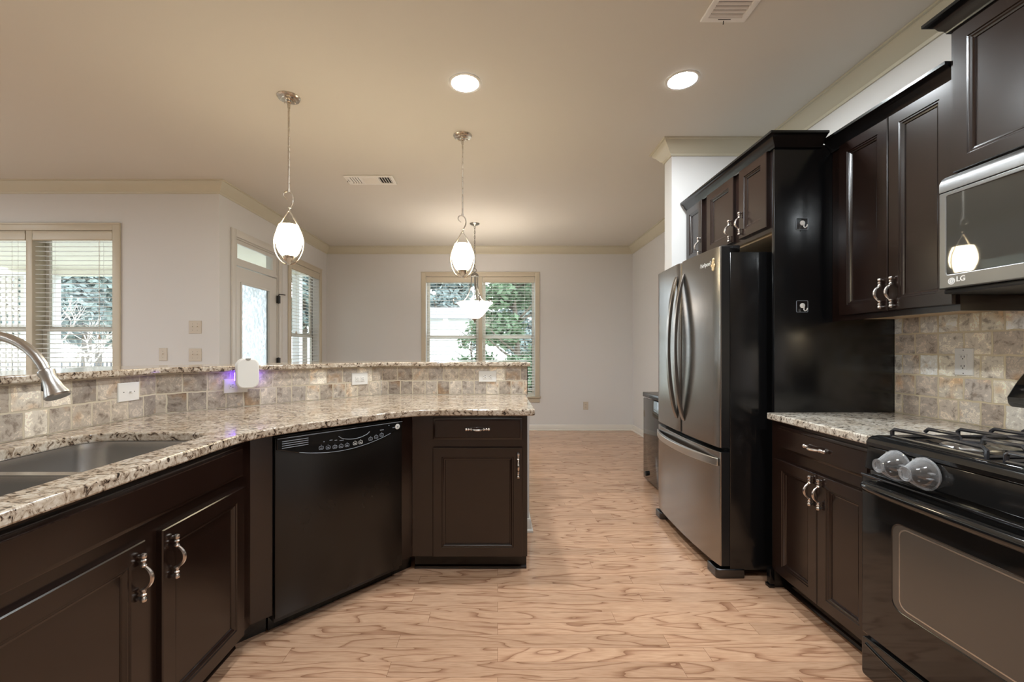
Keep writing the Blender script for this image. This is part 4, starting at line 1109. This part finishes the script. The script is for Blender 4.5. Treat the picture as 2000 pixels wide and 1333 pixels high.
dl = bowed(0.0, 0.459, 0.715, 1.818, 'door'); dr2 = bowed(0.465, W, 0.715, 1.818, 'door'); fd = bowed(0.0, W, 0.068, 0.690, 'freezer_drawer')
for o, x in ((dl, 0.408), (dr2, 0.516)):
    m = MB()
    y0 = bow(x)
    n = 20
    inner, outer_ = [], []
    for i in range(n + 1):
        s = -1 + 2 * i / n
        z = 1.268 + 0.470 * s
        k = 1 - s * s
        outer_.append((y0 - 0.062 * k ** 0.8 - 0.004, z)); inner.append((y0 - 0.046 * k ** 1.1 + 0.004 * (1 - k), z))
    m.prism(outer_ + inner[::-1], x - 0.017, x + 0.017, 'x')
    m.build('handle', M['bstain'], o, bev=0.003)
m = MB()
pts_o, pts_i = [], []
for i in range(25):
    s = -1 + 2 * i / 24
    x = W / 2 + s * (W / 2 - 0.012)
    pts_o.append((x, bow(x) - 0.052 * (1 - abs(s) ** 2.4) - 0.005)); pts_i.append((x, bow(x) - 0.036 * (1 - abs(s) ** 2.4) + 0.004))
m.prism(pts_o + pts_i[::-1], 0.612, 0.655); m.build('handle', M['steel'], fd, bev=0.003)
m = MB(); m.box(0.83, 0.915, -0.040, 0.06, 1.788, 1.826, 0.006); m.build('hinge_cover', M['bstain_dk'], t)
m = MB(); m.box(0.01, 0.09, -0.040, 0.06, 1.788, 1.826, 0.006); m.build('hinge_cover', M['bstain_dk'], t)
for x0, x1 in ((0.005, 0.10), (0.815, W)):
    m = MB(); m.prism([(x0, -0.075), (x1 - 0.01, -0.075), (x1, -0.060), (x1, 0.08), (x0, 0.08)], 0.0, 0.052); m.build('foot', M['bstain_dk'], t, bev=0.006)
m = MB(); m.box(0.10, 0.815, 0.03, 0.05, 0.012, 0.05); m.build('kick_grille', M['blackmatte'], t)
tx = text_mesh('lettering', 'Whirlpool', 0.034, M['white_mark'], dr2, (0.705, bow(0.76) - 0.002, 1.722), (R(90), 0, R(2.0)))
m = MB()
for k, (dx, dz, rr) in enumerate(((0, 0, 0.013), (-0.012, -0.016, 0.010), (0.012, -0.018, 0.011), (0.0, -0.034, 0.013), (0.004, 0.016, 0.010))):
    m.lathe([(0, 0), (rr, 0), (rr * 0.8, 0.004), (0, 0.005)], (0.868 + dx, -0.0655, 1.738 + dz), 12, YM)
m.build('badge', M['gold'], dr2, label='small gold sticker')

t = thing('chest_freezer', 'low glossy black chest freezer behind the refrigerator', 'freezer', (1.41, 4.215, 0), -90)
m = MB(); m.box(0, 0.70, 0, 0.54, 0.02, 0.792, 0.008); m.box(0.03, 0.67, 0.03, 0.5, 0, 0.02); m.build('cabinet', M['blackgloss'], t)
m = MB(); m.box(-0.004, 0.704, -0.006, 0.545, 0.800, 0.845, 0.008); m.build('lid', M['bstain_dk'], t)
m = MB(); m.box(0.20, 0.50, -0.012, -0.005, 0.812, 0.828, 0.002); m.build('lid_handle', M['dark'], t)
m = MB(); m.lathe([(0, 0.0), (0.022, 0.0), (0.022, 0.006), (0.015, 0.008), (0, 0.008)], (0.075, 0.0, 0.075), 18, YM); m.build('drain_plug', M['dark'], t)

for z, lab in ((1.913, 'upper clear adhesive hook on the tall black panel'), (1.479, 'lower clear adhesive hook on the tall black panel')):
    t = thing('adhesive_hook', lab, 'hook', (1.600, 2.2882, z), 0)
    m = MB(); m.prism(rrect(-0.030, 0.030, -0.030, 0.030, 0.005, 3), -0.0025, 0.0, 'y'); m.build('pad', M['clear'], t)
    m = MB(); m.slab(rrect(-0.0305, 0.0305, -0.0305, 0.0305, 0.005, 3), [rrect(-0.0292, 0.0292, -0.0292, 0.0292, 0.004, 3)], -0.0030, -0.0003, 'y'); m.build('pad_rim', M['grey_mark'], t)
    m = MB(); m.lathe([(0, 0.0), (0.013, 0.0), (0.013, 0.003), (0.008, 0.005), (0, 0.006)], (0, -0.0025, 0.004), 16, YM)
    m.tube([(0, -0.006, 0.004), (0, -0.016, -0.004), (0, -0.014, -0.018), (0.002, -0.020, -0.025), (0.004, -0.030, -0.022), (0.005, -0.034, -0.012)], 0.0028, 8); m.build('hook', M['plate'], t)

# ------------------------------------------------------------------ ceiling fixtures
PG = 'pendants over the bar'
t = thing('pendant_light', 'nickel teardrop pendant hanging over the bend of the bar, the left of two', 'pendant', (-1.321, 2.753, H), 0, PG)
m = MB(); m.lathe([(0.0, 0.0), (0.070, 0.0), (0.070, -0.005), (0.064, -0.012), (0.045, -0.016), (0.042, -0.022), (0.024, -0.026), (0.020, -0.036), (0.012, -0.040), (0, -0.040)], (0, 0, 0), 28)
for a in (20, 140, 260):
    m.ball((0.036 * math.cos(R(a)), 0.036 * math.sin(R(a)), -0.024), 0.008, seg=10)
m.build('canopy', M['nickel'], t)
m = MB(); m.tube([(0, 0, -0.036), (0, 0, -0.598)], 0.0062, 10); m.tube([(0, 0, -0.036), (0, 0, -0.07)], 0.009, 10); m.tube([(0, 0, -0.585), (0, 0, -0.602)], 0.009, 10); m.build('rod', M['nickel'], t)
m = MB(); hk = smooth([(-0.010, 0, -0.645), (-0.0147, 0, -0.644), (-0.032, 0, -0.627), (-0.029, 0, -0.606), (-0.0147, 0, -0.598), (0.0, 0, -0.599), (0.017, 0, -0.612), (0.025, 0, -0.641), (0.021, 0, -0.671), (0.0105, 0, -0.692), (0.002, 0, -0.716)], 4)
m.tube(hk, [0.0026 + 0.002 * min(1, i / 14) for i in range(len(hk))], 8); m.ball((0.006, 0, -0.700), 0.0085, 1.4, 1, 0.6); m.build('scroll', M['nickel'], t)
half = smooth([(0, 0, -0.714), (0.030, 0, -0.765), (0.062, 0, -0.825), (0.083, 0, -0.880), (0.0885, 0, -0.925), (0.081, 0, -0.980), (0.058, 0, -1.028), (0.028, 0, -1.053), (0, 0, -1.058)], 5)
m = MB(); m.tube(half, 0.0048, 8); m.tube([(-x, y, z) for x, y, z in half], 0.0048, 8); m.build('teardrop_frame', M['nickel'], t)
m = MB(); m.lathe([(0.0, -0.806), (0.030, -0.807), (0.058, -0.812), (0.068, -0.840), (0.0765, -0.880), (0.078, -0.915), (0.072, -0.950), (0.058, -0.985), (0.039, -1.008), (0, -1.010)], (0, 0, 0), 32); m.build('glass_shade', M['opal'], t)
m = MB(); m.lathe([(0.0, -1.006), (0.040, -1.006), (0.039, -1.014), (0.030, -1.033), (0.014, -1.043), (0.008, -1.052), (0.008, -1.062), (0, -1.064)], (0, 0, 0), 24); m.build('cup', M['nickel'], t)
t.rotation_euler = (0, 0, R(12))
dup(t, (-0.262, 3.246, H), 4, 'nickel teardrop pendant hanging over the straight end of the bar, the right of two', PG)

t = thing('chandelier', 'bowl chandelier with scrolled arms hanging before the back window', 'chandelier', (-0.291, 5.506, H))
m = MB(); m.lathe([(0, 0), (0.062, 0), (0.062, -0.006), (0.050, -0.016), (0.020, -0.024), (0.010, -0.034), (0, -0.034)], (0, 0, 0), 26); m.build('canopy', M['nickel_dk'], t)
m = MB()
for i in range(17):
    z = -0.048 - i * 0.031
    pts = [(0.0075 * math.cos(R(a)), 0, z + 0.0205 * math.sin(R(a))) for a in range(0, 361, 30)]
    if i % 2:
        pts = [(y, x, zz) for x, y, zz in pts]
    m.tube(pts, 0.0022, 6)
m.tube([(0.002, 0.002, -0.03), (0.002, -0.002, -0.58)], 0.0022, 6)
m.build('chain', M['nickel_dk'], t)
m = MB(); m.tube([(0.022 * math.cos(R(a)), 0, -0.592 + 0.022 * math.sin(R(a))) for a in range(0, 361, 20)], 0.004, 8)
m.lathe([(0.008, -0.612), (0.010, -0.620), (0.030, -0.628), (0.046, -0.645), (0.050, -0.666), (0.046, -0.672), (0, -0.672)], (0, 0, 0), 24); m.build('hub', M['nickel_dk'], t)
m = MB(); m.tube([(0, 0, -0.66), (0, 0, -1.2)], 0.006, 8); m.build('stem', M['nickel_dk'], t)
arm = smooth([(0.040, -0.665), (0.045, -0.74), (0.056, -0.81), (0.100, -0.918), (0.178, -0.996), (0.236, -1.020), (0.278, -1.005), (0.292, -0.965), (0.275, -0.937), (0.250, -0.936), (0.243, -0.955)], 4)
for a in (165, 45, -75):
    m = MB(); m.tube([(r * math.cos(R(a)), r * math.sin(R(a)), z) for r, z in arm], 0.0065, 8); m.build('arm', M['nickel_dk'], t)
m = MB(); m.lathe([(0.214, -0.998), (0.230, -1.004), (0.226, -1.012), (0.196, -1.036), (0.168, -1.072), (0.140, -1.118), (0.105, -1.165), (0.060, -1.198), (0.012, -1.206), (0.012, -1.200), (0.058, -1.192), (0.101, -1.160), (0.136, -1.113), (0.164, -1.067), (0.192, -1.030), (0.216, -1.006)], (0, 0, 0), 40, None, True); m.build('bowl', M['alabaster'], t)
for a in (105, 225, 345):
    m = MB(); m.ball((0.075 * math.cos(R(a)), 0.075 * math.sin(R(a)), -1.050), 0.030); m.tube([(0.012 * math.cos(R(a)), 0.012 * math.sin(R(a)), -1.13), (0.06 * math.cos(R(a)), 0.06 * math.sin(R(a)), -1.095), (0.074 * math.cos(R(a)), 0.074 * math.sin(R(a)), -1.07)], 0.011, 8); m.build('bulb', M['bulb'], t)
m = MB(); m.lathe([(0, -1.200), (0.034, -1.202), (0.036, -1.210), (0.020, -1.222), (0.010, -1.236), (0.010, -1.246), (0.004, -1.258), (0, -1.258)], (0, 0, 0), 20); m.build('finial', M['nickel_dk'], t)

RG = 'recessed ceiling lights'
t = thing('recessed_light', 'round recessed ceiling light above the peninsula end, left of two in view', 'ceiling light', (-0.195, 2.605, H), 0, RG)
m = MB(); m.lathe([(0.081, -0.001), (0.099, -0.001), (0.099, -0.005), (0.092, -0.008), (0.081, -0.006)], (0, 0, 0), 40, None, True); m.build('trim_ring', M['plate'], t)
m = MB(); m.lathe([(0, -0.0055), (0.05, -0.0058), (0.080, -0.0040), (0.080, -0.0015)], (0, 0, 0), 40); m.build('lens', M['lens'], t)
dup(t, (1.094, 2.576, H), 0, 'round recessed ceiling light in front of the refrigerator, right of two in view', RG)
for p in ((-0.195, 0.55), (1.094, 0.55), (-4.3, 0.6), (-4.3, -1.6), (-6.0, 0.6), (-6.0, 2.6)):  # lamps added out of view to brighten the room
    dup(t, (*p, H), 0, 'unseen round recessed ceiling light added to brighten the room, nearer the camera or in the living room', RG)

def vent(loc, rz, L_, W_, label, n):
    t = thing('ceiling_vent', label, 'vent', loc, rz, 'ceiling vents')
    gap = [(-L_ / 2 + 0.03, -L_ / 6 - 0.008), (-L_ / 6 + 0.008, L_ / 6 - 0.008), (L_ / 6 + 0.008, L_ / 2 - 0.03)]
    m = MB(); m.slab(rect(-L_ / 2, L_ / 2, -W_ / 2, W_ / 2), [rect(a, b, -W_ / 2 + 0.028, W_ / 2 - 0.028) for a, b in gap], -0.012, -0.001); m.build('frame', M['vent'], t, bev=0.003)
    m = MB(); m.box(-L_ / 2 + 0.02, L_ / 2 - 0.02, -W_ / 2 + 0.02, W_ / 2 - 0.02, -0.0022, -0.0012); m.build('duct', M['dark'], t)
    for i, (a, b) in enumerate(gap):
        m = MB()
        if i == 1:
            k = 8
            for j in range(k):
                y = -W_ / 2 + 0.032 + (W_ - 0.064) * j / (k - 1)
                m.prism([(y - 0.008, -0.003), (y - 0.006, -0.003), (y + 0.008, -0.0125), (y + 0.006, -0.0125)], a, b, 'x')
        else:
            s = -1 if i == 0 else 1
            k = 5
            for j in range(k):
                x = a + 0.008 + (b - a - 0.016) * j / (k - 1)
                m.prism([(x - s * 0.006, -0.004), (x - s * 0.005, -0.004), (x + s * 0.006, -0.0115), (x + s * 0.005, -0.0115)], -W_ / 2 + 0.028, W_ / 2 - 0.028, 'y')
        m.build('louvers', M['vent'], t)
    m = MB(); m.box(-L_ / 2 + 0.020, -L_ / 2 + 0.023, -0.03, 0.03, -0.0135, -0.012); m.tube([(-L_ / 2 + 0.013, 0.0, -0.013), (-L_ / 2 + 0.006, 0.002, -0.026)], 0.002, 6); m.build('damper_lever', M['dark'], t)
    return t
vent((-1.19, 4.08, H), 0, 0.45, 0.20, 'white ceiling vent between the pendants and the dining room crown', 6)
vent((1.088, 1.885, H), -90, 0.45, 0.215, 'white ceiling vent at the top edge of the photo near the right recessed light', 6)
